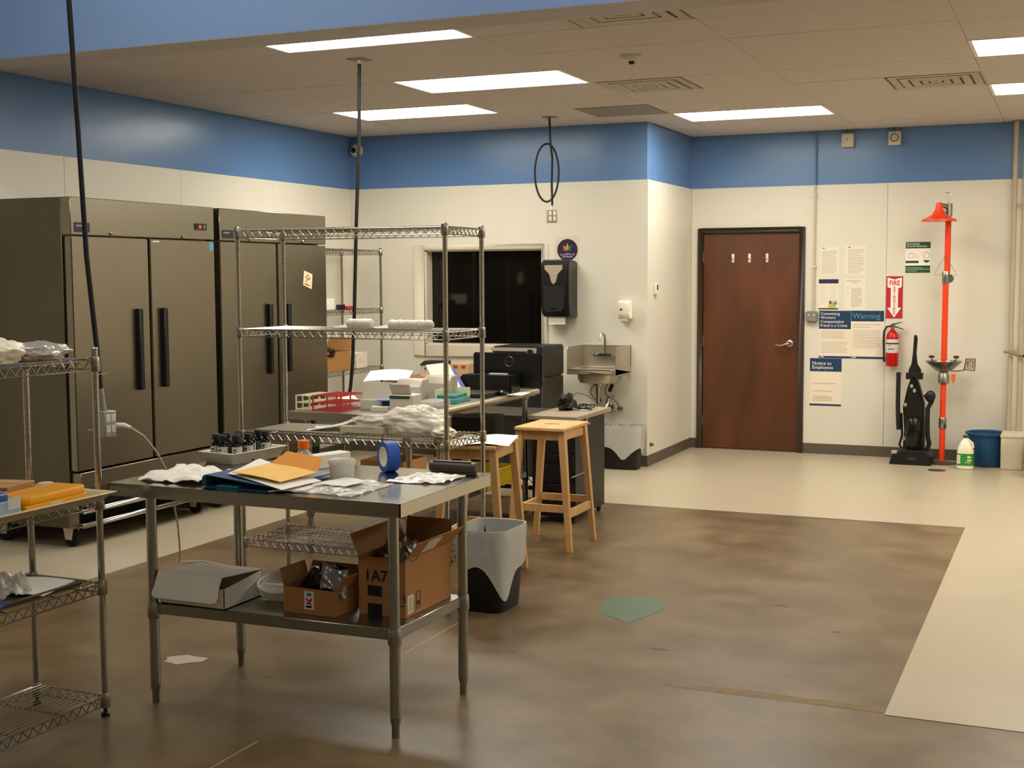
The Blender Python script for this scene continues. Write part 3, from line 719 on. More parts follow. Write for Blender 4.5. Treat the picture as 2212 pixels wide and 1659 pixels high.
o = tag(crumple([(-3.0, 4.16), (-2.68, 4.06), (-2.66, 4.3), (-3.08, 4.5)], -2.87, 4.27, .003, 5, 3, .004).build('paper_sheet', M_PAPER), 'large white paper spread over the blue binder under the yellow envelope', 'paper', loc=(-2.87, 4.27, T+.034))
o.rotation_euler = (0, .1, 0)
tag(crumple([(-2.76, 4.07), (-2.63, 4.16), (-2.62, 4.3), (-2.8, 4.26)], -2.7, 4.2, .003, 6, 8, .003).build('paper_sheet', M_PAPER), 'white paper corner sticking out beside the yellow envelope', 'paper', loc=(-2.7, 4.2, T+.004))
t = thing('envelope', 'yellow paper envelope with raised flap on top of the white papers', 'envelope', (-2.845, 4.262, T+.047), math.radians(-20))
t.rotation_euler = (0, .09, math.radians(-5))
def env(u_, v_): return (-.118+.236*u_, -.13+.23*v_, .004*math.sin(u_*3)+.006*v_)
MB().grid(env, 8, 8, .002).build('pocket', mat('manila_yellow', 'f5c35e', .7), t)
MB().grid(lambda u_, v_: (-.118+.236*u_+(.03*v_ if u_ < .5 else -.03*v_)*abs(2*u_-1), .1+.07*v_, .006+.045*v_), 6, 4, .0015).build('flap', mat('manila_flap', 'f0a13c', .7), t)
# glass bottle orange cap
t = thing('reagent_bottle', 'clear bottle with an orange screw cap on the work table', 'bottle', (-2.875, 4.5, T))
MB().lathe([(.038, 0), (.04, .004), (.04, .07), (.036, .085), (.021, .103), (.019, .118)], n=24, capt=False).build('body', M_CLEARP, t)
MB().lathe([(.0245, .112), (.0245, .142), (.022, .145)], n=24).build('cap', M_ORCAP, t)
MB().box(.01, .038, -.0415, -.036, .02, .06).build('paper_label', M_PAPER, t, bevel=.001)
# white box
tag(MB().box(-.035, .035, -.13, .13, 0, .058).build('carton', M_WHT, bevel=.003), 'plain white carton behind the orange-capped bottle', 'box', loc=(-2.92, 4.72, T), rz=-.28)
# tub
t = thing('plastic_tub', 'frosted plastic tub standing beside the white carton', 'tub', (-2.665, 4.45, T))
MB().lathe([(.043, 0), (.046, .004), (.051, .066), (.055, .068), (.055, .08), (.051, .082), (.046, .08), (.042, .01)], n=32, capt=False).build('cup', mat('frosted_tub', 'e6e2d8', .3, alpha=.72), t)
MB().lathe([(.052, .074), (.053, .084), (.03, .082)], n=32).build('lid', M_BAGC, t)
# tape roll standing on edge
t = thing('tape_roll', 'roll of blue masking tape standing on edge on the work table', 'tape', (-2.6, 4.72, T+.0635), math.radians(-38))
def annulus(ri, ro, a, b_, n=48):
    return MB().lathe([(ri, a), (ro, a), (ro, b_), (ri, b_), (ri, a)], (0, 0, 0), n, 'y', False, False)
annulus(.043, .0635, -.026, .026).build('tape', mat('masking_blue', '2456b4', .55, var=.04), t)
annulus(.039, .043, -.0262, .0262).build('core', M_WHT, t)
# dark roller
t = thing('dark_tube', 'dark brown plastic tube lying at the far right of the work table', 'tube', (-2.33, 4.78, T+.024), math.radians(2))
MB().lathe([(.018, -.105), (.0235, -.1), (.0235, .1), (.018, .105)], n=24, axis='x').build('barrel', mat('dark_brown_plastic', '4a3a30', .4, var=.06), t)
MB().box(-.09, .08, -.01, .02, .02, .026).build('label_strip', mat('tube_strip', '2b211c', .5), t)
# zip bags
tag(crumple([(-2.72, 4.12), (-2.42, 4.1), (-2.41, 4.4), (-2.66, 4.5)], -2.55, 4.28, .012, 12, 11, .006, 30).build('zip_bag', M_BAGC), 'flat clear bag with white contents at the front edge of the work table', 'bag', loc=(-2.55, 4.28, T))
tag(crumple([(-2.66, 4.22), (-2.5, 4.22), (-2.5, 4.36), (-2.62, 4.4)], -2.57, 4.3, .006, 14, 12, .002, 14).build('paper_insert', M_PAPER), 'white paper slip inside the front clear bag', 'paper', loc=(-2.57, 4.3, T+.016))
tag(crumple([(-2.46, 4.44), (-2.24, 4.5), (-2.24, 4.74), (-2.46, 4.7)], -2.36, 4.6, .016, 14, 21, .006, 30).build('zip_bag', M_BAGW), 'crumpled clear bag beside the blue tape roll', 'bag', loc=(-2.36, 4.6, T))
tag(MB().tube([(-.05, 0, .004), (.05, .0, .004)], .004, 8).build('marker_pen', mat('navy_plastic', '26305f', .4)), 'navy pen lying beside the white papers', 'pen', loc=(-2.69, 4.29, T), rz=.9)

# ------------------------------------------------------------------ items on the lower shelf of the table
U = .411
t = thing('mailer_box', 'white mailer box with an open tuck flap on the lower shelf', 'box', (-3.145, 4.25, U))
M_WB = mat('bright_board', 'e8e1d4', .55)
MB().box(-.16, .145, -.14, -.137, 0, .08).prism([(-.14, 0), (.12, 0), (.12, .105), (-.14, .08)], -.16, -.157, 'yz').prism([(-.14, 0), (.12, 0), (.12, .105), (-.14, .08)], .142, .145, 'yz').box(-.16, .145, .117, .12, 0, .105).box(-.16, .145, -.14, .12, 0, .003).build('tray', M_WB, t)
MB().hexa([(-.16, -.148, .128), (.145, -.148, .128), (.145, .12, .107), (-.16, .12, .107)], [(-.16, -.148, .131), (.145, -.148, .131), (.145, .12, .11), (-.16, .12, .11)]).build('lid', M_WB, t)
pts = [(-.16, .131), (-.166, .07), (-.172, .055), (-.17, .04), (-.155, .032), (.12, .032), (.138, .04), (.143, .06), (.138, .08), (.145, .131)]
q = MB().prism(pts, -.151, -.148, 'xz')
q.v = [(x, y-.35*(.131-z), z) for x, y, z in q.v]
q.build('tuck_flap', M_WB, t)
t = thing('tubing_coil', 'coil of white tubing with a white roll on the lower shelf', 'tubing', (-2.885, 4.38, U))
for k in range(4):
    pts = [(.1*math.cos(a*2*PI/28)*(1+.04*k), .085*math.sin(a*2*PI/28)*(1+.05*k)-.01*k+.01, .008+.013*k+.022*(1+math.sin(a*2*PI/28))) for a in range(28)]
    MB().tube(pts, .0065, 8, True).build('loop', M_WHT, t)
MB().lathe([(.031, -.07), (.032, .07)], (-.0, -.06, .035), 24, 'x').build('roll', M_WHT, t)
MB().tube([(-.08, .12, .01), (.1, .14, .01), (.12, .16, .01)], .009, 8).tube([(-.03, .08, .07), (.06, .06, .075), (.12, .08, .06)], .011, 8).build('hose_end', mat('cream_hose', 'cfc6ac', .5), t)
def carton(name, label, loc, rz, w, d, h, m, flaps=True, flap=.12, ang=(60, 50, 70, 40)):
    t = thing(name, label, 'box', loc, rz)
    x, y, e = w/2, d/2, .003
    MB().box(-x, x, -y, -y+e, 0, h).box(-x, x, y-e, y, 0, h).box(-x, -x+e, -y+e, y-e, 0, h).box(x-e, x, -y+e, y-e, 0, h).box(-x+e, x-e, -y+e, y-e, 0, e).build('walls', m, t)
    fl_ = min(flap, w/2, d/2)
    if flaps:
        for k, (sx, sy) in enumerate(((0, -1), (0, 1), (-1, 0), (1, 0))):
            if ang[k] is None: continue
            a = math.radians(ang[k]); o_, z = math.cos(a)*fl_, math.sin(a)*fl_
            if sy: q = [(-x, sy*y), (x, sy*y)]; off = (0, sy*o_)
            else: q = [(sx*x, -y), (sx*x, y)]; off = (sx*o_, 0)
            p = [(q[0][0], q[0][1], h), (q[1][0], q[1][1], h), (q[1][0]+off[0], q[1][1]+off[1], h+z), (q[0][0]+off[0], q[0][1]+off[1], h+z)]
            n_ = (Vector(p[1])-Vector(p[0])).cross(Vector(p[3])-Vector(p[0])).normalized()*.003
            MB().hexa(p, [tuple(Vector(v)+n_) for v in p]).build('flap', m, t)
    return t
t = carton('cardboard_box', 'small low cardboard box with a red and blue sticker on the lower shelf', (-2.655, 4.265, U), math.radians(-2), .235, .17, .1, M_CARD, True, .07, (None, 60, 75, 55))
M_STW = mat('sticker_white', 'd6d0c4', .5)
s = MB().box(-.022, .022, -.0861, -.0855, .02, .09).build('sticker', M_STW, t)
MB().box(-.008, .012, -.0866, -.0861, .072, .084).build('blue_emblem', mat('print_blue', '2a5aa8', .5), s)
MB().prism([(-.016, .06), (-.01, .066), (.0, .055), (.012, .066), (.017, .058), (.006, .048), (.016, .038), (-.012, .04), (-.004, .05)], -.0866, -.0861, 'xz').build('red_emblem', M_REDP, s)
MB().box(-.014, .012, -.0866, -.0861, .026, .035).build('black_print', M_BLK, s)
t2 = tag(MB().blob((0, 0, 0), (.1, .055, .07), .25, 2.5, 8).build('black_pouch', mat('black_film', '1a1714', .25, bump=.4, bscale=25)), 'black plastic pouch stuffed in the small cardboard box', 'pouch', loc=(-2.64, 4.3, U+.1))
t2 = thing('silver_packet', 'silvery film packet sticking out of the small cardboard box', 'packet', (-2.57, 4.22, U+.15), .3)
MB().grid(lambda u_, v_: (-.05+.1*u_, -.02+.05*v_+.01*math.sin(u_*6), -.045+.09*v_-.03*u_+.01*math.sin(v_*9+u_*4)), 12, 12, .002).build('film', mat('silver_film', '8a857e', .25, .5, bump=.4, bscale=30), t2)
t = carton('cardboard_box', 'large open cardboard box with black tape and the marking 1A7 on the lower shelf', (-2.385, 4.455, U), math.radians(-1), .205, .375, .225, M_CARD, True, .09, (None, 78, 65, 50))
# near left flap hangs up; printing
M_INK = mat('box_ink', '241a12', .7)
lettering('1A7', .062, M_INK, t, (-.077, -.1885, .133), bold=.001)
lettering('\u2191\u2191', .05, M_INK, t, (.058, -.1885, .055), sx=.6)
for z0, z1 in ((0, .045), (.075, .115)): MB().box(-.062, .0, -.1888, -.1876, z0, z1).build('black_tape', mat('black_tape', '15181b', .25, bump=.3, bscale=40), t)
MB().box(.056, .1, -.1888, -.1876, .045, .048).build('printed_line', M_INK, t)
s = MB().box(.1026, .1034, -.172, -.127, .012, .082).build('shipping_label', M_STW, t)
m = MB()
for k in range(8): m.box(.1034, .1038, -.165, -.134, .02+.007*k, .0235+.007*k)
m.build('label_print', M_PRINT, s)
m = MB(); m.box(.1026, .1032, -.105, -.1, .02, .085).box(.1026, .1032, -.075, -.07, .02, .085).box(.1026, .1032, -.105, -.07, .083, .087).box(.1026, .1032, -.105, -.07, .018, .022).box(.1026, .1032, -.098, -.077, .03, .05)
m.build('printed_frame', mat('brown_ink', '4a2c14', .7), t)
a = math.radians(50)
s = thing('x', '', ''); bpy.data.objects.remove(s)
pp = [(-.09, .012), (.02, .012), (.02, .075), (-.09, .075)]
MB().add([(.1025+v*math.cos(a)+.004, u_, .225+v*math.sin(a)+.0) for u_, v in pp]+[(.1025+v*math.cos(a)+.005, u_, .225+v*math.sin(a)-.001) for u_, v in pp], [(0, 1, 2, 3), (7, 6, 5, 4), (0, 4, 5, 1), (1, 5, 6, 2), (2, 6, 7, 3), (3, 7, 4, 0)]).build('shipping_label', M_STW, t)
tag(MB().blob((0, 0, 0), (.075, .13, .08), .3, 2.5, 3).build('amber_bag', mat('amber_film', '5c3a12', .25, bump=.4, bscale=25)), 'amber plastic bag inside the large cardboard box', 'bag', loc=(-2.39, 4.42, U+.18))
tag(crumple([(-.05, -.06), (.06, -.06), (.06, .04), (-.05, .04)], 0, 0, .05, 14, 5, .03, 16).build('grey_film', mat('grey_film', '6e6862', .2, .2, alpha=.8)), 'grey plastic film hanging over the near edge of the large box', 'film', loc=(-2.34, 4.32, U+.2))

# ------------------------------------------------------------------ left rack contents
# tray on the second shelf
LS = .8627
t = thing('serving_tray', 'large beige plastic tray on the low left rack', 'tray', (-3.55, 3.487, LS))
tray_mesh([(-.2, -.36), (.2, -.36), (.2, .36), (-.2, .36)], [(-.225, -.385), (.225, -.385), (.225, .385), (-.225, .385)], .028).build('tray', mat('beige_tray', 'c9b68a', .45, var=.04), t, bevel=.003)
LT = LS+.0055
t = thing('parts_case', 'bright orange plastic case on the beige tray', 'case', (-3.44, 3.62, LT+.005), math.radians(3))
MB().box(-.075, .075, -.16, .165, 0, .0285).build('base', M_ORANGE, t, bevel=.002)
MB().prism([(-.075, -.15), (-.06, -.16), (.055, -.16), (.075, -.14), (.075, .15), (.06, .165), (-.06, .165), (-.075, .15)], .0295, .058, 'xy').build('lid', M_ORANGE, t, bevel=.0025)
MB().box(.075, .079, -.04, .02, .008, .022).build('latch', M_STW, t)
t = thing('shipping_box', 'small brown cardboard box at the back of the beige tray', 'box', (-3.645, 3.655, LT), math.radians(12))
MB().box(-.07, .07, -.09, .09, 0, .07).build('carton', M_CARDL, t, bevel=.002)
MB().box(-.07, .07, -.004, .0, .0702, .0706).build('lid_seam', M_INK, t)
t = thing('plastic_bowl', 'small white bowl upside down behind the orange case', 'bowl', (-3.575, 3.79, LT))
MB().lathe([(.044, 0), (.046, .006), (.042, .03), (.034, .052), (.026, .058)], n=28).build('bowl', mat('bowl_cream', 'd9cdb4', .4), t)
t = thing('red_case', 'dark red plastic case behind the orange case', 'case', (-3.6, 3.52, LT), .1)
MB().box(-.06, .06, -.05, .05, 0, .06).build('case', mat('dark_red_plastic', '8c1a1e', .4), t, bevel=.004)
MB().box(-.03, .05, -.06, .02, .0605, .064).build('pink_slip', mat('pink_paper', 'd79a94', .7), t)
t = thing('tip_box', 'blue and white plastic box with a white label on the beige tray', 'box', (-3.45, 3.385, LT+.003))
MB().box(-.085, .085, -.06, .065, 0, .06).build('base', mat('blue_white_plastic', '9fb2c4', .35, var=.25, scale=14), t, bevel=.004)
MB().box(-.08, .07, -.058, .02, .06, .085).build('lid', mat('royal_blue_plastic', '2f6aa8', .3), t, bevel=.004)
MB().prism([(.0, .03), (.055, .03), (.06, .075), (.0, .07)], .086, .0864, 'yz').build('label', M_STW, t)
tag(MB().blob((0, 0, 0), (.12, .1, .075), .08, 1.5, 9, 40, 24).build('red_bag', mat('red_film', '9c3a42', .2, alpha=.85), soft=True), 'rounded red translucent bag at the left edge on the beige tray', 'bag', loc=(-3.6, 3.38, LT+.075))
# top shelf bags
tag(MB().blob((0, 0, 0), (.1, .15, .06), .16, 1.8, 2, 70, 40, True, .08).build('plastic_bag', mat('milky_bag', 'efe6cf', .35, bump=.3, bscale=22), soft=True), 'milky white plastic bag at the left edge on top of the low rack', 'bag', loc=(-3.52, 3.46, 1.398+.038))
tag(MB().blob((0, 0, 0), (.1, .17, .04), .12, 2., 6, 70, 36, True, .1).build('plastic_bag', mat('silver_clear_bag', 'b8b0a6', .15, .2, bump=.5, bscale=30), soft=True), 'clear plastic bag next to the milky bag on top of the low rack', 'bag', loc=(-3.55, 3.73, 1.398+.026))
# third shelf
t = thing('parts_tray', 'dark shallow tray on the third shelf of the low rack', 'tray', (-3.59, 3.6, .5315))
tray_mesh([(-.14, -.3), (.14, -.3), (.14, .22), (-.14, .22)], [(-.15, -.31), (.15, -.31), (.15, .23), (-.15, .23)], .016).build('tray', mat('dark_tray', '5a5040', .5), t)
tag(MB().grid(lambda u_, v_: (-.1+.22*u_, -.1+.22*v_, .012+.004*math.sin(u_*4)+.006*v_), 8, 8, .004).build('white_pad', M_PAPER), 'white folded sheet on the dark tray of the low rack', 'paper', loc=(-3.56, 3.67, .538), rz=.2)
tag(crumple([(-3.72, 3.5), (-3.5, 3.46), (-3.48, 3.62), (-3.68, 3.72)], -3.6, 3.58, .07, 13, 30, .02, 26).build('plastic_wrap', M_BAGC), 'crumpled clear wrap lying beside the white sheet on the low rack', 'wrap', loc=(-3.6, 3.58, .545))
tag(MB().box(-.08, .08, -.1, .1, 0, .012).build('blue_folder', mat('cobalt_plastic', '1d3a9c', .3), bevel=.002), 'cobalt blue flat folder at the left edge on the third shelf', 'folder', loc=(-3.5, 3.36, .54), rz=.3)

# ------------------------------------------------------------------ tall rack contents
def wrapbag(loc, rz, L, r, label, seed):
    t = thing('wrapped_bag', label, 'bag', loc, rz, 'rolled bags on the middle shelf')
    pts = []; rs = []
    for k in range(31):
        f = k/30; pts.append((-L/2+L*f, .004*math.sin(k), r*.95)); rs.append(r*(.5 if k in (0, 30) else .85 if k in (1, 29) else 1)*(1+.28*noise.noise(Vector((k*.55, seed, 0)))))
    MB().tube(pts, rs, 14).build('roll', M_BAGW, t)
    MB().grid(lambda u_, v_: (-L/2-.07+.09*u_, -.03+.06*v_, .004+.02*u_*v_+.006*math.sin(v_*9)), 8, 8, .001).build('loose_end', M_BAGC, t)
wrapbag((-3.5, 6.05, 1.428), .05, .15, .026, 'rolled clear bag on the middle shelf, left of the pair', 1)
wrapbag((-3.2, 6.06, 1.428), .02, .27, .024, 'longer rolled clear bag on the middle shelf beside the rack post', 2)
tag(MB().box(-.07, .07, -.03, .03, 0, .008).build('flat_bracket', mat('dark_bracket', '4a4338', .4, .6)), 'small flat dark bracket lying on the top shelf of the tall rack', 'bracket', loc=(-3.62, 6.05, 1.958), rz=.1)
SL = .873
tag(MB().box(-.13, .13, -.035, .035, 0, .036).build('carton', mat('ivory_box', 'd9cfb4', .6), bevel=.002), 'long low ivory carton on the lower shelf of the tall rack', 'box', loc=(-3.45, 6.0, SL), rz=.0)
tag(MB().blob((0, 0, 0), (.2, .13, .095), .14, 1.6, 12, 90, 50, True, .08).build('plastic_bag', mat('milky_film', 'f3ecda', .25, bump=.2, bscale=22, alpha=.8), soft=True), 'large crumpled translucent bag on the lower shelf of the tall rack', 'bag', loc=(-3.19, 6.08, SL+.053))
tag(MB().blob((0, 0, 0), (.11, .07, .035), .2, 2, 13, 60, 30, True, .1).build('plastic_bag', M_BAGC, soft=True), 'small clear bag resting on the ivory carton', 'bag', loc=(-3.42, 6.02, SL+.06))
tag(MB().blob((0, 0, 0), (.07, .07, .03), .2, 2, 15, 60, 30, True, .1).build('plastic_bag', mat('bright_bag', 'efe6cf', .3, bump=.3), soft=True), 'bright white folded bag at the right end of the lower shelf', 'bag', loc=(-2.98, 6.0, SL+.02))
t = thing('white_sheet', 'white crumpled sheet leaning left of the ivory carton', 'sheet', (-3.66, 6.06, SL), .25)
MB().grid(lambda u_, v_: (-.14+.28*u_, -.09+.18*v_, .004+.075*u_*u_+.008*math.sin(v_*8+u_*5)), 14, 10, .0015).build('sheet', M_BAGW, t)
tag(MB().box(-.28, .28, -.17, .17, 0, .004).build('shelf_liner', mat('grey_shelf_liner', '77705f', .4)), 'flat grey liner sheet on the left half of the lower shelf', 'liner', loc=(-3.81, 6.07, SL-.001))

M_LABW = mat('lab_white', 'c4bcae', .5, var=.03)
# ------------------------------------------------------------------ bench contents
def tube_rack(label, loc, rz, m, L=.26, W=.11, H=.085):
    t = thing('test_tube_rack', label, 'rack', loc, rz, 'test tube racks')
    for z in (.002, H*.5, H):
        q = MB(); e = .006
        q.box(-L/2, L/2, -W/2, -W/2+e, z, z+.006).box(-L/2, L/2, W/2-e, W/2, z, z+.006)
        n = 7
        for k in range(n): x = -L/2+(L-e)*k/(n-1); q.box(x, x+e, -W/2+e, W/2-e, z, z+.006)
        for k in (1, 2): y = -W/2+W*k/3; q.box(-L/2, L/2, y-.002, y+.002, z, z+.005)
        q.build('tier', m, t)
    for sx in (-1, 1):
        for sy in (-1, 1): MB().box(sx*L/2-.004, sx*L/2+.004, sy*W/2-.004, sy*W/2+.004, 0, H+.006).build('corner_post', m, t)
    for sx in (-1, 1): MB().box(sx*L/2-.002, sx*L/2+.002, -.004, .004, 0, H).build('end_brace', m, t)
tube_rack('white test tube rack at the left corner of the bench', (-4.31, 6.88, B), 1.5, mat('ivory_rack', 'd9cfae', .4), .24, .1)
tube_rack('red test tube rack at the left end of the bench', (-4.135, 6.88, B), 1.55, mat('red_rack', 'b8363a', .3, alpha=.95), .27, .2, .09)
t = thing('flip_top_box', 'upright white lab box with grey flap right of the red rack', 'box', (-3.93, 6.98, B), .35)
MB().box(-.09, .09, -.05, .05, 0, .06).build('base', mat('clear_grey_plastic', 'c4bfb2', .25, alpha=.7), t, bevel=.002)
MB().box(-.09, .09, .045, .052, .06, .16).build('lid', M_LABW, t)
t = thing('carton', 'white carton with a dark green band at the near right of the bench', 'box', (-3.68, 6.9, B), 0.08)
MB().box(-.08, .075, -.06, .07, 0, .105).build('carton_body', M_LABW, t, bevel=.002)
MB().box(-.081, .05, -.0615, -.06, .083, .1).build('green_band', mat('band_green', '1f4a1e', .5), t)
MB().hexa([(-.08, -.02, .105), (.045, -.02, .105), (.045, -.015, .105), (-.08, -.015, .105)], [(-.09, -.05, .168), (.045, -.05, .168), (.045, -.045, .168), (-.09, -.045, .168)]).build('lid', M_LABW, t)
t = thing('glove_box', 'white box with blue lid beside the green banded carton', 'box', (-3.83, 6.87, B), .3)
MB().box(-.06, .05, -.04, .04, 0, .03).build('base', M_LABW, t, bevel=.002)
MB().box(-.03, .06, .0, .09, .062, .068).build('blue_lid', mat('sky_blue', '4a80c0', .4), t)
MB().box(.0, .05, .01, .08, .0, .062).build('stand', M_BLK, t)
def lab_box(label, loc, rz, w, d, h):
    t = thing('dispenser_box', label, 'box', loc, rz, 'white slanted dispenser boxes')
    MB().prism([(-d/2, 0), (d/2, 0), (d/2, h), (-d/2+.05, h), (-d/2, h-.045)], -w/2, w/2, 'yz').build('body', mat('dispenser_grey', 'a79f92', .35), t, bevel=.004)
    MB().lathe([(.012, 0), (.012, -.002)], (.04, -d/2, h*.45), 14, 'y').build('button', M_LABW, t)
lab_box('white slanted dispenser box on the bench, the nearer of two', (-3.9, 7.4, B), .1, .17, .16, .155)
lab_box('white slanted dispenser box on the bench, the farther of two', (-3.83, 7.66, B), .1, .19, .16, .16)
t = thing('storage_tub', 'teal and cream slotted rack beside the black laptop', 'rack', (-3.69, 7.55, B), .1)
MB().box(-.07, .075, -.12, .15, 0, .03).build('base', mat('teal_plastic', '4a8f8c', .3, alpha=.9), t, bevel=.003)
MB().box(-.07, -.063, -.12, .15, .03, .085).box(.068, .075, .1, .15, .03, .085).box(-.07, .075, .143, .15, .03, .085).build('upright', mat('cream_green', 'c6cfa8', .4), t)
MB().box(-.06, .06, -.1, .13, .03, .05).build('teal_insert', mat('teal_dark', '2c7a74', .3), t)
t = thing('clear_case', 'low clear plastic case next to the green banded carton', 'case', (-3.62, 7.15, B), .05)
MB().box(-.07, .07, -.1, .1, 0, .05).build('case', M_CLEARP, t, bevel=.004)
MB().box(-.06, .04, -.08, .08, .004, .012).build('dark_strip', M_BLK, t)
for lb, lc, rz, a, b_, zt in (('large white sheet tilted on the stack left of the dispenser boxes', (-4.32, 7.85, B+.085), .35, .3, .3, .05),):
    t = thing('paper_sheet', lb, 'paper', lc, rz)
    MB().grid(lambda u_, v_: (-a/2+a*u_, -b_/2+b_*v_, .02+zt*v_+.012*math.sin(u_*3)), 8, 8, .002).build('sheet', M_PAPER, t)
tag(MB().box(-.15, .15, -.15, .15, 0, .095).build('carton', M_LABW, bevel=.003), 'white carton holding up the large tilted sheet', 'box', loc=(-4.2, 7.88, B), rz=.25)
t = thing('blue_binder', 'blue binder standing open with white pages beside the monitor', 'binder', (-4.0, 8.0, B), .3)
MB().hexa([(-.0, -.01, 0), (.17, .02, 0), (.17, .024, 0), (.0, -.006, 0)], [(-.11, .07, .2), (.04, .11, .215), (.04, .114, .215), (-.11, .074, .2)]).build('white_pages', M_PAPER, t)
MB().hexa([(.01, .0, 0), (.2, .04, 0), (.2, .044, 0), (.01, .004, 0)], [(-.08, .09, .17), (.08, .13, .175), (.08, .134, .175), (-.08, .094, .17)]).build('cover', mat('violet_blue', '5560a4', .5), t)
t = thing('laptop', 'closed black laptop lying on the bench', 'laptop', (-3.72, 8.02, B), .05)
MB().box(-.12, .13, -.17, .17, .003, .022).build('base', M_BLK, t, bevel=.003)
MB().box(-.12, .13, -.17, .17, .023, .03).build('lid', mat('laptop_lid', '2a2622', .35), t, bevel=.003)
# monitor, back towards the camera
t = thing('monitor', 'black computer monitor seen from behind at the far end of the bench', 'monitor', (-3.64, 8.36, B), .0)
MB().box(-.27, .255, -.01, .025, .04, .275).build('screen_housing', mat('monitor_black', '0b0b0c', .35), t, bevel=.008, seg=2)
MB().box(-.26, .24, .025, .03, .05, .265).build('screen', M_GLASSD, t)
MB().box(-.06, .04, -.02, .06, 0, .006).box(-.03, .01, .025, .04, .006, .08).build('stand', M_BLK, t)
rg = MB(); rg.lathe([(.03, -.0105), (.034, -.0125), (.038, -.0105)], (.01, -.0, .215), 32, 'y', False, False); rg.build('logo_ring', mat('badge_grey', '55565a', .35, .8), t)
lettering('DELL', .021, mat('badge_grey', '55565a', .35, .8), t, (.01, -.0112, .208), align='CENTER', name='logo_lettering')
t = thing('printer', 'low black printer in front of the monitor with a white strip on top', 'printer', (-3.68, 8.24, B), .0)
MB().box(-.24, .15, -.09, .08, 0, .13).build('body', mat('printer_black', '0f0f11', .3), t, bevel=.012, seg=2)
MB().box(-.04, .09, -.04, -.0, .131, .14).build('white_strip', M_LABW, t)
t = thing('computer_mouse', 'black mouse with cable in front of the monitor', 'mouse', (-3.565, 8.1, B+.0005), .1)
MB().blob((0, 0, .018), (.035, .055, .022), .05, 1, 2, 18, 12).build('shell', M_BLKG, t)
MB().tube([(0, .05, .01), (-.03, .1, .006), (-.04, .07, .006), (-.06, .02, .004)], .003, 6).build('cable', M_CORD, t)
for lb, lc, rz in (('white paper sheet at the far right end of the bench', (-3.6, 8.5, B+.0008), .15),):
    tag(MB().grid(lambda u_, v_: (-.07+.13*u_, -.12+.22*v_, .002+.004*math.sin(u_*3)), 6, 6, .001).build('paper_sheet', M_PAPER), lb, 'paper', loc=(-3.5+.0, 8.2, B+.0012), rz=.1)
tag(crumple([(-4.3, 7.0), (-4.18, 7.0), (-4.18, 7.12), (-4.3, 7.14)], -4.24, 7.06, .09, 12, 3, .07, 16).build('tissue', M_PAPER), 'crumpled white tissue behind the red rack', 'tissue', loc=(-4.22, 7.12, B))
tag(crumple([(-4.0, 7.1), (-3.86, 7.1), (-3.86, 7.25), (-4.0, 7.25)], -3.93, 7.17, .06, 12, 9, .05, 16).build('foil_bag', M_BAGW), 'crumpled white bag between the red rack and the dispenser boxes', 'bag', loc=(-3.9, 7.2, B))
tag(MB().blob((0, 0, 0), (.03, .03, .02), .3, 3, 2, 12, 8).build('black_clip', M_BLK), 'small dark clip lying behind the flip top box', 'clip', loc=(-3.86, 7.12, B+.07-.0))

# things on and around the undershelf of the bench
t = carton('cardboard_box', 'cardboard box on the floor behind the rear pine stool', (-3.3, 7.2, .3), 0, .3, .3, .28, M_CARDL, False)
t.location = (-3.85, 7.05, .3005)
t = thing('storage_bin', 'yellow storage bin on a black frame under the bench', 'bin', (-3.62, 7.86, .3005), 0.)
tray_mesh([(-.13, -.2), (.13, -.2), (.13, .2), (-.13, .2)], [(-.15, -.22), (.15, -.22), (.15, .22), (-.15, .22)], .12).build('bin', mat('yellow_plastic', 'c2a412', .5), t)
tag(MB().box(-.13, .13, -.17, .17, 0, .42).build('computer_tower', M_BLK, bevel=.004), 'black computer tower under the far end of the bench', 'computer', loc=(-3.85, 8.3, .3005))

# desk along the back wall
dk = thing('wooden_desk', 'brown wooden table against the back wall under the window', 'table', (-5.0, 10.62, 0))
MB().box(-.55, .43, -.36, .36, .775, .805).build('tabletop', mat_wood('desk_wood', '8a6238', 'a57c4a', 2, (1, 6, 6)), dk, bevel=.003)
for x, y in ((-.5, -.31), (.38, -.31), (.38, .31), (-.5, .31)): MB().box(x-.025, x+.025, y-.025, y+.025, 0, .775).build('leg', mat('desk_leg', '5c4128', .5), dk)
t = thing('glass_carton', 'small white carton printed with glasses and a dark lid on the wooden table', 'box', (-5.27, 10.42, .8055), 0)
MB().box(-.1, .1, -.07, .07, 0, .105).build('carton', mat('pink_white_card', 'd8c4b4', .6), t, bevel=.002)
MB().hexa([(-.11, -.075, .107), (.13, -.075, .107), (.13, .08, .107), (-.11, .08, .107)], [(-.07, -.05, .145), (.13, -.05, .145), (.13, .08, .145), (-.07, .08, .145)]).build('dark_lid', M_BLK, t)
for x in (-.05, 0, .04): MB().prism([(x-.012, .085), (x+.012, .085), (x+.002, .06), (x+.002, .04), (x-.002, .04), (x-.002, .06)], -.0712, -.0702, 'xz').build('glass_print', mat('brown_ink', '4a2c14', .7), t)
t = thing('cardboard_carton', 'orange and cream carton beside the glass carton', 'box', (-5.02, 10.5, .8055), 0)
MB().box(-.09, .09, -.07, .07, 0, .12).build('carton', mat('cream_card', 'c8a984', .6), t, bevel=.002)
MB().box(-.06, -.02, -.0715, -.07, .08, .105).box(.02, .06, -.0715, -.07, .08, .105).build('red_print', mat('orange_red', 'a8401c', .6), t)
tag(MB().box(-.22, .2, -.1, .1, 0, .2).build('plain_carton', mat('pinkish_card', 'cdbba4', .6), bevel=.003), 'plain pale carton behind the monitor on the wooden table', 'box', loc=(-4.68, 10.75, .8055))
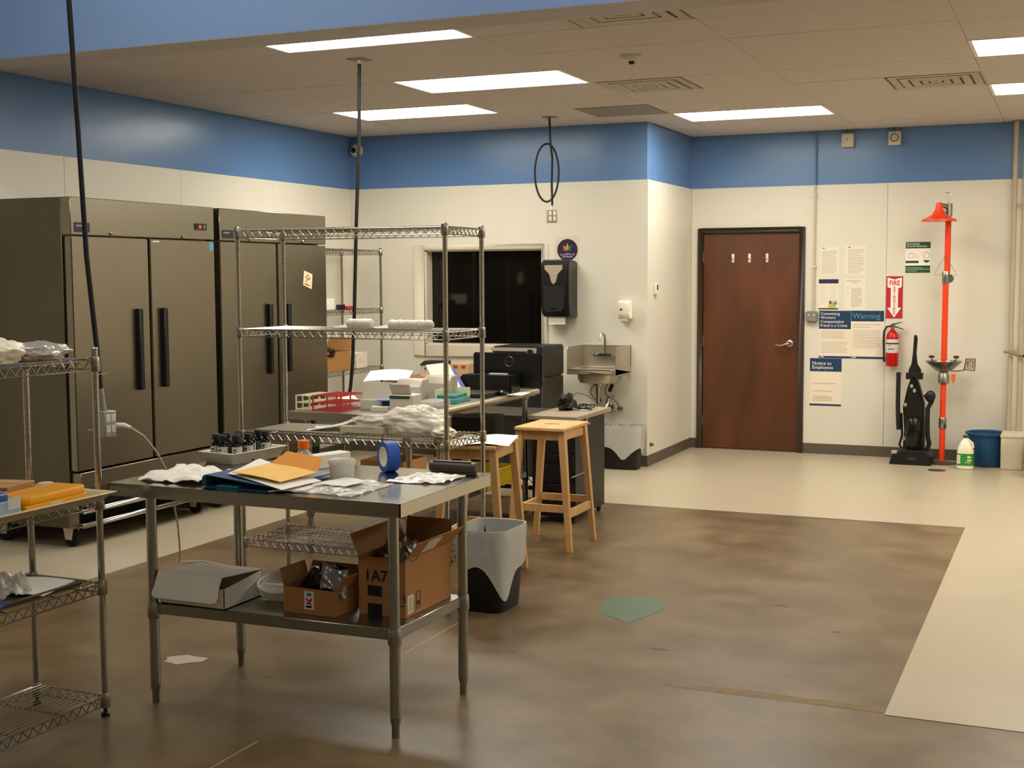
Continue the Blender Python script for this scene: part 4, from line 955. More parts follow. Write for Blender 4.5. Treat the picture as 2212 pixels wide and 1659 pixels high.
# copier stack
cp = thing('copier', 'tall black and silver copier standing left of the hand sink', 'copier', (-4.32, 10.3, 0))
MB().box(-.19, .23, -.2, .3, 0.01, .84).build('cabinet', mat('copier_black', '24211d', .4), cp, bevel=.006)
MB().box(-.22, .235, -.22, .3, .845, 1.11).build('scanner_body', mat('copier_black', '24211d', .4), cp, bevel=.012, seg=2)
MB().box(-.225, .14, -.235, -.22, 1.07, 1.1).prism([(.11, 1.1), (.19, 1.1), (.18, .9), (.16, .86), (.15, .95), (.1, 1.05)], -.24, -.22, 'xz').build('silver_trim', mat('silver_plastic', 'bdb6a6', .3, .3), cp)
MB().box(-.2, .09, -.237, -.22, .98, 1.06).build('paper_slot', M_DARK, cp)
MB().lathe([(.03, 0), (.03, -.006), (.022, -.008)], (.14, -.24, 1.06), 20, 'y').build('control_dial', M_BLK, cp)
t = thing('black_bench', 'low dark table linking the bench and the cabinet', 'table', (-3.95, 9.2, 0))
MB().box(-.4, .42, -.3, .3, .62, .66).build('tabletop', mat('dark_top', '3a322a', .5), t)
for x, y in ((-.36, -.26), (.38, -.26), (.38, .26), (-.36, .26)): MB().box(x-.02, x+.02, y-.02, y+.02, 0, .62).build('leg', M_BLK, t)
MB().box(-.36, .38, -.27, -.25, .1, .13).build('foot_rail', M_BLK, t)
for i in range(3):
    pts = [(-.1+.02*i*math.sin(k*.5)+.12*i, -.3, .6-.55*k/16+.03*math.sin(k*.9+i)) for k in range(17)]
    pts = [(x+.05*math.sin(k*.35+i), y-.02*i, z) for k, (x, y, z) in enumerate(pts)]
    tag(MB().tube(pts, .0035, 6).build('power_cable', M_CORD), ('leftmost', 'middle', 'rightmost')[i]+' of three black cables hanging below the dark table', 'cable', 'cables hanging below the dark table', loc=(-3.85, 9.18, .02))

# ------------------------------------------------------------------ far rack contents
t = carton('cardboard_box', 'open cardboard box on the corner rack shelf', (-6.1, 9.9, .873), 0, .26, .5, .17, M_CARD, True, .14, (70, 60, 80, None))
tag(MB().blob((0, 0, 0), (.06, .12, .05), .3, 3, 3).build('dark_bag', mat('black_film', '1a1714', .25)), 'dark plastic bag in the cardboard box on the corner rack', 'bag', loc=(-6.02, 9.83, 1.03))
tag(MB().box(-.08, .08, -.1, .1, 0, .14).build('medicine_carton', mat('pinkwhite_card', 'd6cabc', .6, var=.3, scale=30), bevel=.002), 'white and teal carton beside the cardboard box on the corner rack', 'box', loc=(-6.05, 10.35, .873))
tag(MB().box(-.08, .08, -.25, .12, 0, .1).build('white_box', M_WHT, bevel=.003), 'white box on the middle shelf of the corner rack', 'box', loc=(-6.1, 9.85, 1.413))
tag(MB().box(-.02, .02, -.045, .045, 0, .045).build('black_box', M_BLK, bevel=.002), 'little black box on the middle shelf of the corner rack', 'box', loc=(-5.99, 10.02, 1.413))
tag(MB().box(-.02, .02, -.06, .06, 0, .03).build('red_packet', M_REDP, bevel=.004), 'small red packet on the middle shelf of the corner rack', 'packet', loc=(-5.99, 10.17, 1.413))

# ------------------------------------------------------------------ drop cords
def cordbox(parent, loc, rz, w=.055, h=.12, d=.05, m=None, name='outlet_box'):
    b_ = MB().box(-w/2, w/2, -d/2, d/2, -h, 0).build(name, m or M_GREYB, parent, bevel=.004)
    b_.location = loc; b_.rotation_euler = (0, 0, rz)
    for z in (-h*.27, -h*.68):
        for x in (-w*.22, w*.22): MB().box(x-.011, x+.011, -d/2-.003, -d/2, z-.017, z+.017).build('socket', M_WHT, b_, bevel=.002)
    return b_
t = thing('drop_cord', 'long black drop cord ending in a grey outlet box by the low left rack', 'cord', (0, 0, 0))
cpts = [(-4.30, 4.72, HH-.1), (-4.2, 4.7, 2.93), (-4.155, 4.68, 2.4), (-4.11, 4.66, 1.8), (-4.06, 4.65, 1.4), (-4.045, 4.65, 1.2), (-4.03, 4.65, 1.1)]
MB().tube(cpts, .012, 10).build('cord', M_CORD, t)
MB().tube(cpts[-2:], .0145, 10).build('strain_grip', M_GREYB, t)
b_ = cordbox(t, (-4.02, 4.66, 1.1), 1.3, .06, .12, .055, mat('light_grey_box', 'a8a69e', .45))
MB().lathe([(.05, 0), (.05, -.02), (.02, -.05)], (-4.3, 4.72, HH-.1), 16).build('ceiling_plate', M_GREYB, t)
t = thing('extension_cable', 'white cable hanging from the grey outlet box down to the floor', 'cord', (0, 0, 0))
MB().tube([(-4.0, 4.69, 1.03), (-3.96, 4.7, 1.03), (-3.93, 4.71, 1.02)], [.013, .013, .008], 10).build('plug', M_WHT, t)
MB().tube([(-3.93, 4.71, 1.02), (-3.88, 4.74, .98), (-3.84, 4.78, .9), (-3.83, 4.85, .78), (-3.9, 5.0, .66), (-4.08, 5.2, .56), (-4.3, 5.5, .42), (-4.6, 5.9, .18), (-4.8, 6.15, .03), (-4.75, 6.3, .008), (-4.5, 6.25, .007)], .0048, 8).build('cable', mat('grey_white_cable', 'b5ab98', .5), t)
t = thing('drop_cord', 'black drop cord hanging from the ceiling behind the tall rack', 'cord', (0, 0, 0))
MB().tube([(-4.11, 7.145, HC), (-4.12, 7.145, 2.56), (-4.15, 7.145, 2.0), (-4.17, 7.145, 1.5), (-4.19, 7.145, 1.15), (-4.21, 7.15, 1.0), (-4.24, 7.17, .93)], .0115, 10).build('cord', M_CORD, t)
MB().box(-4.17, -4.05, 7.085, 7.205, HC-.006, HC-.0015).build('ceiling_plate', M_GREYP, t)
MB().lathe([(.02, 0), (.02, -.02), (.01, -.025)], (-4.11, 7.145, HC-.005), 14).build('cord_grip', M_WHT2, t)
t = thing('drop_cord', 'coiled black drop cord with a small white outlet box near the window', 'cord', (-4.12, 10.378, 0))
MB().tube([(-.01, 0, HC), (-.005, 0, 2.9), (.0, 0, 2.82), (.015, 0, 2.7), (.01, .0, 2.5), (.015, 0, 2.3)], .0095, 10).build('cord', M_CORD, t)
MB().tube([(-.035+.105*math.sin(2*PI*k/36)+(.02 if k in (0,) else 0), .012*math.sin(2*PI*k/36), 2.58+.245*math.cos(2*PI*k/36)) for k in range(36)], .009, 8, True).build('coil_loop', M_CORD, t)
cordbox(t, (.01, -.0, 2.265), .55, .085, .11, .06, mat('beige_grey_box', '9a917e', .45))
MB().tube([(.015, 0, 2.3), (.012, 0, 2.262)], .012, 10).build('strain_grip', M_WHT2, t)
MB().box(-.055, .055, -.055, .055, HC-.006, HC-.0015).build('ceiling_plate', M_GREYP, t)

# ------------------------------------------------------------------ back wall fittings
# camera in the corner
t = thing('security_camera', 'small white dome camera high in the blue corner', 'camera', (-6.39, D1+.01, 2.915))
MB().lathe([(.065, 0), (.065, -.02), (.055, -.045), (.035, -.06)], (0, 0, 0), 24, 'y').build('dome', M_WHT2, t)
MB().lathe([(.026, -.055), (.026, -.068), (.012, -.072)], (-.005, 0, 0), 18, 'y').build('lens', M_BLKG, t)
# logo sign
t = thing('round_sign', 'round purple sign with a rainbow lotus and the word LucidMood above the towel dispenser', 'sign', (-4.216, D1, 1.938))
MB().box(-.115, .115, -.003, 0, -.105, .12).build('backing_card', mat('clear_backing', 'd9cfbf', .3), t)
MB().lathe([(.098, -.003), (.098, -.006)], (0, 0, 0), 48, 'y').build('disc', mat('deep_purple', '241430', .5), t)
def petal(ang, L, w, m, dy):
    pts = []
    for k in range(9): f = k/8; pts.append((w*math.sin(PI*f)**.8*(1-.3*f), L*f))
    pts = pts+[(-x, y) for x, y in reversed(pts[1:-1])]
    ca, sa = math.cos(ang), math.sin(ang)
    q = [(x*ca+y*sa, -x*sa+y*ca-.005) for x, y in pts]
    MB().prism(q, -.0064-dy, -.0058, 'xz').build('petal', m, t)
for i, (an, L, c_) in enumerate(((-1.35, .05, 'a02a2c'), (1.35, .045, '5a3a5a'), (-.75, .062, 'd0702c'), (.75, .062, '3c7050'), (0, .066, '8aa84a'))):
    petal(an, L, .014, mat('petal_%s' % c_, c_, .5), .0002*i)
lettering('LucidMood', .031, mat('sign_lavender', 'cbbfd8', .5), t, (0, -.0066, -.05), align='CENTER')
MB().box(-.048, .05, -.0066, -.006, -.066, -.059).build('small_print', mat('sign_lavender', 'cbbfd8', .5), t)
# towel dispenser
t = thing('towel_dispenser', 'black paper towel dispenser on the wall above the sink', 'dispenser', (-4.26, D1, 0))
side = [(0, 1.325), (-.1, 1.325), (-.2, 1.345), (-.22, 1.38), (-.235, 1.5), (-.235, 1.75), (-.22, 1.83), (-.18, 1.85), (0, 1.835)]
MB().prism(side, -.125, .14, 'yz').build('housing', mat('dispenser_black', '1c1917', .3), t, bevel=.012, seg=2)
MB().prism([(-.085, 1.8), (.085, 1.8), (.085, 1.765), (.04, 1.72), (.022, 1.65), (.0, 1.63), (-.022, 1.65), (-.04, 1.72), (-.085, 1.765)], -.239, -.236, 'xz').build('view_window', mat('window_cream', 'a99c88', .4), t)
MB().prism([(-.095, 1.62), (.1, 1.62), (.1, 1.42), (.07, 1.39), (-.07, 1.385), (-.095, 1.41)], -.2385, -.236, 'xz').build('front_cover', mat('smoke_cover', '2e2c2c', .15), t)
MB().box(-.08, .07, -.16, -.12, 1.27, 1.345).build('towel_end', M_PAPER, t)
MB().box(-.03, .03, -.2385, -.2375, 1.405, 1.415).build('silver_badge', M_STW, t)
# soap dispenser
t = thing('soap_dispenser', 'small white soap dispenser on the wall right above the sink', 'dispenser', (-3.655, D1, 1.32))
MB().prism([(0, 0), (-.07, .0), (-.1, .04), (-.1, .15), (-.08, .165), (0, .16)], -.05, .055, 'yz').build('housing', M_WHT, t, bevel=.006)
MB().lathe([(.013, 0), (.013, -.002)], (-.018, -.1, .085), 18, 'y').build('red_ring', mat('pink_ring', 'c87468', .5), t)
MB().lathe([(.007, -.002), (.007, -.003)], (-.018, -.1, .085), 14, 'y').build('black_dot', M_BLK, t)
MB().box(-.03, .03, -.09, -.03, -.02, .0).build('nozzle', M_WHT2, t, bevel=.004)
# thermostat on the recess side
t = thing('thermostat', 'small white thermostat on the side wall by the door recess', 'thermostat', (XC, 11.25, 1.585))
MB().box(0, .025, -.045, .045, -.05, .05).build('housing', M_WHT, t, bevel=.004)
MB().box(.025, .0265, -.02, .02, -.01, .035).build('display', mat('lcd_dark', '4d4a42', .3), t)
t = thing('door_stop', 'small metal door stop low on the side wall', 'stop', (XC+.0, 11.05+.08, .19))
MB().lathe([(.02, 0), (.02, .006), (.012, .012), (.012, .03)], (0, 0, 0), 16, 'x').build('bumper', mat('stop_grey', '5d574d', .5), t)

M_SINK = mat('satin_sink_steel', 'bcb3a2', .42, .85, var=.03)
# ------------------------------------------------------------------ hand sink
sk = thing('hand_sink', 'stainless wall-mounted hand sink with side splashes', 'sink', (-3.84, D1, 0))
W0, W1, YF = -.222, .228, -.425
z1, z0 = .895, .845
MB().box(W0, W1, YF, YF+.012, z0, z1).box(W0, W0+.012, YF, 0, z0, z1).box(W1-.012, W1, YF, 0, z0, z1).box(W0, W1, -.09, 0, z1-.012, z1).box(W0, W1, YF, YF+.05, z1-.01, z1).box(W0, W0+.05, YF, 0, z1-.01, z1).box(W1-.05, W1, YF, 0, z1-.01, z1).build('rim', M_SINK, sk, bevel=.003)
MB().box(W0, W1, -.012, 0, z1, 1.085).build('back_splash', M_SINK, sk)
for s_, x in ((0, W0), (1, W1-.004)):
    MB().prism([(0, .845), (YF, .845), (YF, 1.05), (YF+.02, 1.085), (0, 1.085)] if s_ == 0 else [(0, .845), (YF, .83), (YF, 1.09), (0, 1.09)], x, x+.004, 'yz').build('side_splash', M_SINK, sk)
bw = []
def rr(sx, sy, z, n=28):
    return [(((abs(math.cos(a))**5+abs(math.sin(a))**5)**(-.2))*math.cos(a)*sx+.0, -.235+((abs(math.cos(a))**5+abs(math.sin(a))**5)**(-.2))*math.sin(a)*sy, z) for a in [2*PI*k/n for k in range(n)]]
rs_ = [rr(.165, .145, .892), rr(.16, .14, .8), rr(.14, .12, .765), rr(.06, .06, .755)]
n = 28; vs = [p for r_ in rs_ for p in r_]; fs = [(i*n+k, i*n+(k+1) % n, (i+1)*n+(k+1) % n, (i+1)*n+k) for i in range(3) for k in range(n)]+[tuple(3*n+k for k in range(n))]
bo = MB().add(vs, fs).build('bowl', M_SINK, sk)
fa = MB(); fa.box(-.09, .1, -.06, -.035, .985, 1.01)
fa.tube([(0, -.05, 1.01), (0, -.05, 1.14), (-.0, -.056, 1.17), (-.01, -.085, 1.192), (-.015, -.115, 1.18), (-.018, -.13, 1.15), (-.018, -.133, 1.13)], .0085, 10)
fa.lathe([(.018, 0), (.018, -.04), (.012, -.045)], (-.08, -.055, .997), 14, 'y').lathe([(.018, 0), (.018, -.04), (.012, -.045)], (.09, -.055, .997), 14, 'y')
fa.build('faucet', M_CHR, sk, bevel=.0)
for x in (-.08, .09): MB().tube([(x, -.1, .997), (x+.035 if x > 0 else x-.03, -.12, 1.0)], [.007, .005], 8).build('faucet_handle', M_CHR, sk)
MB().lathe([(.045, .755), (.045, .74), (.02, .73), (.02, .66)], (0.0, -.235, 0), 18).build('strainer', M_CHR, sk)
MB().tube([(0, -.235, .68), (0, -.235, .6), (.0, -.23, .56), (.02, -.21, .525), (.045, -.18, .525), (.06, -.16, .56), (.06, -.14, .6), (.06, -.1, .62), (.06, 0, .62)], .016, 12).build('drain_trap', M_CHR, sk)
MB().tube([(-.06, -.1, .74), (-.11, -.1, .7), (-.12, -.1, .65), (-.08, -.08, .6), (-.06, -.03, .585), (-.06, 0, .585)], .007, 8).tube([(.05, -.1, .75), (.02, -.1, .69), (.03, -.1, .64), (.09, -.08, .61), (.125, -.06, .57), (.13, -.03, .52), (.13, 0, .52)], .007, 8).build('supply_hose', mat('braided_hose', '8f897b', .35, .8), sk)
for x, z in ((-.06, .585), (.14, .52)): MB().lathe([(.024, -.03), (.02, -.05), (.01, -.052)], (x, 0, z), 12, 'y').lathe([(.02, 0), (.02, -.03)], (x, 0, z), 12, 'y').build('stop_valve', M_CHR, sk)
MB().lathe([(.045, 0), (.045, -.01), (.03, -.016)], (.03, 0, .52), 20, 'y').build('escutcheon', M_CHR, sk)
MB().tube([(.07, -.12, .68), (.1, -.14, .74)], .018, 10).build('mixing_valve', M_RUB, sk)

# ------------------------------------------------------------------ recess wall: conduit, boxes, posters
t = thing('conduit', 'thin surface conduit running down right of the door', 'pipe', (-2.262, D2, 0))
MB().tube([(0, -.02, 1.36), (0, -.02, HB)], .009, 10).build('tube', mat('painted_conduit', 'c4bba4', .5), t)
MB().tube([(0, -.02, HB), (0, -.02, HC)], .009, 10).build('blue_tube', M_BLUE, t)
for z in (1.78, 2.45): MB().box(-.02, .02, -.03, .0, z-.008, z+.008).build('strap', M_WHT2, t)
t = thing('junction_box', 'grey metal outlet box at the bottom of the conduit', 'box', (-2.275, D2, 1.257))
MB().box(-.056, .056, -.055, 0, 0, .104).build('housing', M_GREYB, t, bevel=.012, seg=2)
for x in (-.025, .025): MB().lathe([(.008, 0), (.006, -.002)], (x, -.055, .07), 10, 'y').build('screw', M_WHT, t)
for x, lb, z in ((-1.968, 'beige junction box high on the blue wall above the posters', 2.945), (-1.547, 'beige timer box with a round dial high on the blue wall', 2.945)):
    t = thing('wall_box', lb, 'box', (x, D2+.012, z))
    MB().box(-.055, .055, -.065, 0, -.062, .062).build('housing', M_WHT2, t, bevel=.006)
    MB().tube([(.02, -.03, .06), (.02, -.03, HC-z)], .01, 8).build('nipple', M_GREYB, t)
    if x > -1.8:
        MB().lathe([(.038, -.065), (.038, -.07), (.03, -.07), (.03, -.066)], (0, 0, .005), 24, 'y', False, False).build('dial_ring', mat('dial_dark', '4a4436', .5), t)
    else: MB().box(-.003, .003, -.067, -.065, 0, .014).build('slot', M_BLK, t)

def poster(label, x0, x1, z0, z1, head=None, hz=0., text=None, tsize=.03, tm=None, lines=(), foot=None, cat='poster', bandm=None, group=None, pm=None, tx=.012, tz=None, line=1.):
    t = thing('notice_sheet' if head is None else 'wall_poster', label, cat, (x0, D2, z0), group=group)
    W, H = x1-x0, z1-z0
    MB().box(0, W, -.0015, 0, 0, H).build('sheet', pm or M_PAPER, t)
    if hz: MB().box(0, W, -.0022, -.0015, H-hz, H).build('header_band', bandm or M_NAVY, t)
    if foot: MB().box(0, W, -.0022, -.0015, 0, foot).build('footer_band', bandm or M_NAVY, t)
    if text: lettering(text, tsize, tm or M_PAPER, t, (tx, -.0026, (tz if tz is not None else H-tsize*.95)), space=line)
    for m_, rows in lines:
        q = MB()
        for (a, b_, z, th) in rows: q.box(a*W, b_*W, -.0019, -.0015, z*H, z*H+th)
        q.build('text_lines', m_, t, kind='stuff')
    return t
random.seed(5)
def body(z0, z1, n, a=.06, b_=.9, th=.0028):
    return [(a, b_-random.uniform(0, .25 if k % 4 == 3 else .06), z1-(z1-z0)*k/max(1, n-1), th) for k in range(n)]
M_PAPER2 = mat('cream_sheet', 'e6dfcd', .7, var=.02)
M_PINKP = mat('pinkish_sheet', 'e9dcc8', .7, var=.02)
t = poster('printed notice, upper left of the four pages right of the door', -2.21, -2.035, 1.705, 1.968, lines=((M_PRINT, body(.05, .83, 16, .08, .92, .003)),), pm=M_PAPER2)
MB().box(.02, .04, -.0019, -.0015, .245, .252).build('letterhead', M_BLK, t)
t = poster('printed notice, upper right of the four pages right of the door', -1.98, -1.79, 1.705, 1.975, lines=((M_PRINT, body(.05, .85, 16, .14, .92, .003)),), pm=M_PAPER2)
MB().box(.03, .05, -.0019, -.0015, .25, .258).build('letterhead', M_BLK, t)
t = poster('printed notice with a navy header and a yellow and blue picture', -2.219, -2.036, 1.378, 1.662, head=1, hz=.04, lines=((M_PRINTL, body(.25, .78, 12, .08, .48, .003)), (M_PRINTL, body(.25, .78, 12, .54, .92, .003))), foot=.012, bandm=mat('violet_navy', '28244e', .6), pm=M_PAPER2)
MB().prism([(.09, .015), (.16, .015), (.155, .05), (.13, .085), (.115, .045), (.1, .06)], -.0021, -.0015, 'xz').build('yellow_figure', mat('print_yellow', 'b9b43c', .6), t)
MB().prism([(.14, .06), (.17, .09), (.165, .07), (.178, .05), (.16, .05), (.155, .03)], -.0024, -.0015, 'xz').build('blue_figure', mat('print_steelblue', '4a7fa4', .6), t)
MB().prism([(.095, .06), (.11, .09), (.125, .06), (.11, .05)], -.0024, -.0015, 'xz').build('dark_figure', mat('print_dark', '4a4a44', .6), t)
t = poster('printed notice, lower right of the four pages right of the door', -1.98, -1.79, 1.375, 1.665, lines=((M_PRINT, body(.1, .68, 16, .32, .86, .003)), (M_PRINT, [(.1, .8, .92, .005), (.35, .6, .86, .004), (.1, .25, .7, .003), (.1, .2, .5, .003)])), pm=M_PAPER2)
t = poster('navy headed poster reading Committing Workers Compensation Fraud is a Crime', -2.21, -1.916, .918, 1.366, head=1, hz=.172, text="Committing\nWorkers'\nCompensation\nFraud is a Crime", tsize=.037, tz=.448-.04, line=1.0, foot=.02, lines=((M_PRINTL, body(.42, .56, 5, .06, .85, .008)), (M_PRINT, body(.12, .34, 8, .06, .92, .0028))), pm=M_PINKP)
MB().box(.012, .05, -.0026, -.0022, .007, .014).build('small_print', M_PAPER, t)
t = poster('navy headed poster reading Warning, left of the fire extinguisher', -1.914, -1.615, .918, 1.368, head=1, hz=.1, text='Warning', tsize=.072, tm=mat('teal_print', '5a98a6', .6), tz=.45-.073, foot=.02, lines=((M_PRINTL, [(.06, .9, .7, .012), (.06, .6, .645, .012)]), (M_PRINT, body(.22, .58, 12, .06, .92, .003))), pm=M_PINKP)
MB().box(.012, .05, -.0026, -.0022, .007, .014).build('small_print', M_PAPER, t)
t = poster('lowest poster with a navy header reading Notice to Employees', -2.291, -1.995, .463, .915, head=1, hz=.125, text='Notice to\nEmployees', tsize=.046, tz=.452-.062, line=.85, tx=.02, foot=.018, lines=((M_PRINTL, body(.1, .18, 3, .1, .75, .012)+[(.1, .85, .46, .01), (.1, .7, .3, .01)]),), pm=M_PINKP)
# fire extinguisher sign
t = thing('fire_sign', 'red and white sign with a down arrow reading FIRE EXTINGUISHER', 'sign', (-1.601, D2, 1.298))
FW, FH = .15, .39
MB().box(0, FW, -.0025, 0, 0, FH).build('plate', M_REDP, t)
MB().prism([(.01, FH-.012), (.075, FH-.03), (.14, FH-.012), (.138, FH-.1), (.108, FH-.112), (.108, .1), (.138, .1), (.075, .008), (.012, .1), (.042, .1), (.042, FH-.112), (.012, FH-.1)], -.0032, -.0025, 'xz').build('arrow', M_PAPER, t)
lettering('FIRE', .062, M_REDP, t, (.075, -.0036, FH-.083), align='CENTER', sx=.86, bold=.0012)
for k, ch in enumerate('EXTINGUISHER'): lettering(ch, .025, M_REDP, t, (.075, -.0036, FH-.113-.0218*k), align='CENTER', sx=1.25, bold=.0008)
# emergency shower sign
t = thing('shower_sign', 'green and white emergency shower and eyewash sign', 'sign', (-1.433, D2, 1.719))
MB().box(0, .217, -.0025, 0, 0, .281).build('plate', M_PAPER, t)
for a, b_ in ((.222, .281), (.034, .066), (0, .031)): MB().box(0, .217, -.0032, -.0025, a, b_).build('green_band', M_SIGNG, t)
MB().box(0, .115, -.0032, -.0025, .088, .11).build('green_band', M_SIGNG, t)
MB().prism([(.155, .115), (.165, .098), (.185, .09), (.205, .098), (.212, .115)], -.0032, -.0025, 'xz').build('green_basin', M_SIGNG, t)
lettering('Emergency\nShower/Eyewash', .026, M_PAPER, t, (.01, -.0036, .257), space=.85)
m = MB()
for cx, cz, r in ((.05, .155, .024), (.182, .158, .027)): m.lathe([(r-.002, -.0029), (r, -.0031), (r+.002, -.0029)], (cx, 0, cz), 24, 'y', False, False)
m.tube([(.085, -.003, .14), (.102, -.003, .175), (.12, -.003, .14), (.085, -.003, .14)], .0012, 4)
m.build('pictogram', M_PRINT, t, kind='stuff')
MB().box(.01, .15, -.0034, -.0032, .044, .048).box(.01, .1, -.0034, -.0032, .014, .018).build('small_print', M_PRINTL, t)

# fire extinguisher
t = thing('fire_extinguisher', 'red fire extinguisher hanging on the wall under its sign', 'extinguisher', (-1.527, D2-.075, .86))
MB().lathe([(.05, 0), (.056, .006), (.057, .02), (.057, .26), (.05, .295), (.03, .325), (.018, .335), (.016, .35)], n=28).build('cylinder', M_RED, t)
vs = []; N = 16; r = .0576
for k in range(N+1):
    an = -PI*.98+PI*.9*k/N
    for z in (.125, .25): vs.append((math.cos(an)*r, math.sin(an)*r, z))
lb = MB().add(vs, [(2*k, 2*k+2, 2*k+3, 2*k+1) for k in range(N)]).build('paper_label', M_STW, t)
MB().box(-.03, .02, -.0592, -.055, .155, .168).box(-.03, .0, -.0592, -.055, .19, .196).build('label_print', M_PRINT, lb)
MB().lathe([(.0582, .205), (.0582, .217)], n=28, capb=False, capt=False).build('strap', M_BLK, t)
MB().lathe([(.018, .35), (.02, .36), (.02, .385), (.012, .39)], n=16).build('valve', M_CHR, t)
MB().hexa([(-.01, -.012, .375), (.085, -.012, .405), (.085, .012, .405), (-.01, .012, .375)], [(-.01, -.012, .39), (.085, -.012, .41), (.085, .012, .41), (-.01, .012, .39)]).hexa([(.0, -.01, .37), (.1, -.01, .335), (.1, .01, .335), (.0, .01, .37)], [(.0, -.01, .38), (.1, -.01, .342), (.1, .01, .342), (.0, .01, .38)]).build('lever', M_BLK, t)
MB().tube([(-.01, -.01, .37), (-.05, -.01, .365), (-.075, -.01, .32), (-.078, -.01, .22), (-.072, -.01, .12), (-.068, -.01, .04)], [.008, .009, .009, .009, .009, .012], 10).build('hose', M_RUB, t)
MB().box(-.02, .02, .05, .075, .2, .32).build('bracket', M_BLK, t)

# shower and eyewash station
t = thing('safety_shower', 'orange emergency shower and eyewash station against the wall', 'shower', (-1.055, D2-.25, 0))
MB().tube([(0, 0, .02), (0, 0, .34)], .0255, 20).tube([(0, 0, .42), (0, 0, .72)], .0255, 20).tube([(0, 0, .9), (0, 0, 1.65)], .0265, 20).tube([(.01, 0, 1.72), (.01, 0, 2.22)], .0265, 20).build('riser_pipe', M_SAFE, t)
for a, b_ in ((.32, .42), (1.62, 1.73)): MB().lathe([(.03, a), (.034, a+.01), (.034, b_-.01), (.03, b_)], n=18).build('coupling', M_GALV, t)
MB().lathe([(.13, 0), (.13, .006), (.05, .02), (.03, .025)], n=28).build('floor_flange', mat('flange_dark', '3a332b', .5), t)
MB().lathe([(.02, .72), (.05, .735), (.05, .8), (.035, .83), (.03, .9)], n=20).build('tee', M_GALV, t)
MB().lathe([(.04, .83), (.075, .85), (.135, .9), (.158, .925), (.163, .93), (.155, .93), (.13, .905), (.07, .868)], (0, -.02, 0), 32).build('eyewash_bowl', mat('bowl_steel', '9c978a', .25, .9), t)
for x in (-.105, .105):
    MB().tube([(x*.8, -.02, .9), (x, -.02, .95)], .007, 8).lathe([(.02, .955), (.028, .972), (.012, .98)], (x, -.02, 0), 14).build('eyewash_spout', mat('spout_dark', '4a3a2a', .5), t)
for x in (-.04, .04): MB().lathe([(.02, .912), (.022, .93), (.01, .936)], (x, -.03, 0), 14).build('spray_head', M_WHT, t)
# shower head
MB().lathe([(.152, 2.17), (.15, 2.185), (.11, 2.2), (.06, 2.23), (.036, 2.27), (.03, 2.31), (.022, 2.335)], (-.06, -.1, 0), 32).build('shower_head', M_SAFE, t)
MB().tube([(.01, 0, 2.22), (.01, 0, 2.33)], .033, 16).tube([(.01, 0, 2.3), (-.04, -.07, 2.31), (-.06, -.1, 2.315)], .022, 12).build('valve_body', M_GALV, t)
MB().tube([(.0, 0, 2.33), (-.005, 0, 2.42), (-.02, 0, 2.425), (.02, 0, 2.425), (.025, 0, 2.4), (.01, 0, 2.33)], .003, 6).build('valve_lever', M_CHR, t)
MB().tube([(-.01, -.03, 1.87), (-.1, -.03, 1.7), (.1, -.03, 1.695), (-.01, -.03, 1.87)], .003, 6).build('pull_triangle', M_CHR, t)
MB().lathe([(.035, -.02), (.04, .0), (.035, .05)], (.03, 0, 1.665), 16, 'y').build('shower_valve', M_GALV, t)
# push flag
MB().tube([(.03, -.02, .845), (.1, -.03, .84), (.17, -.04, .85), (.18, -.04, .88)], .006, 8).build('flag_arm', M_GALV, t)
fl_ = MB().prism([(.175, .855), (.265, .85), (.27, .955), (.19, .955)], -.046, -.042, 'xz').build('push_flag', mat('flag_grey', 'a49a8a', .5), t)
MB().tube([(.175, -.047, .855), (.265, -.047, .85), (.27, -.047, .955), (.19, -.047, .955)], .004, 6, True).build('flag_edge', M_BLK, fl_)
MB().tube([(.2, -.048, .935), (.205, -.048, .885), (.212, -.048, .93), (.228, -.048, .94), (.25, -.048, .93), (.248, -.048, .88)], .003, 6).build('red_pictogram', M_REDP, fl_)
MB().prism([(.07, .815), (.105, .815), (.1, .75), (.08, .735), (.07, .76)], -.04, -.036, 'xz').build('orange_tag', M_ORCAP, t)

# vacuum cleaner
t = thing('vacuum_cleaner', 'black upright vacuum cleaner beside the orange shower pole', 'vacuum', (-1.3, D2-.3, 0))
MB().prism([(-.19, 0), (.17, 0), (.18, .07), (.12, .13), (-.09, .14), (-.17, .08)], -.17, .1, 'xz').build('cleaner_head', M_BLK, t, bevel=.01)
MB().prism([(-.09, .1), (.1, .1), (.1, .3), (.09, .55), (.055, .68), (.02, .78), (-.03, .78), (-.065, .66), (-.095, .5), (-.08, .3)], -.03, .1, 'xz').build('body', mat('vacuum_black', '191816', .25), t, bevel=.02, seg=2)
MB().lathe([(.06, .12), (.07, .14), (.07, .38), (.05, .42)], (.005, -.05, 0), 20).build('dust_cup', M_BLKG, t)
MB().prism([(-.04, .76), (.035, .76), (.055, .84), (.02, .9), (.01, 1.0), (.018, 1.13), (.008, 1.16), (-.012, 1.16), (-.02, 1.0), (-.03, .9), (-.055, .84)], .0, .05, 'xz').build('handle', M_BLK, t, bevel=.006)
MB().box(-.075, .07, -.01, .06, .76, .82).build('cord_hook', M_BLK, t, bevel=.005)
MB().tube([(-.13, .0, .3), (-.14, .0, .5), (-.14, .0, .82)], .02, 12).build('wand', M_RUB, t)
MB().tube([(-.11, .02, .45), (-.1, .02, .25), (-.12, .0, .16), (-.09, .0, .12)], .01, 8).build('short_hose', M_RUB, t)
MB().tube([(.09, .0, .6), (.14, .0, .64), (.165, .0, .61), (.15, .0, .56), (.12, .0, .5), (.12, .0, .35), (.125, .0, .25), (.14, .0, .18), (.12, .0, .12)], .02, 12).build('suction_hose', M_RUB, t)
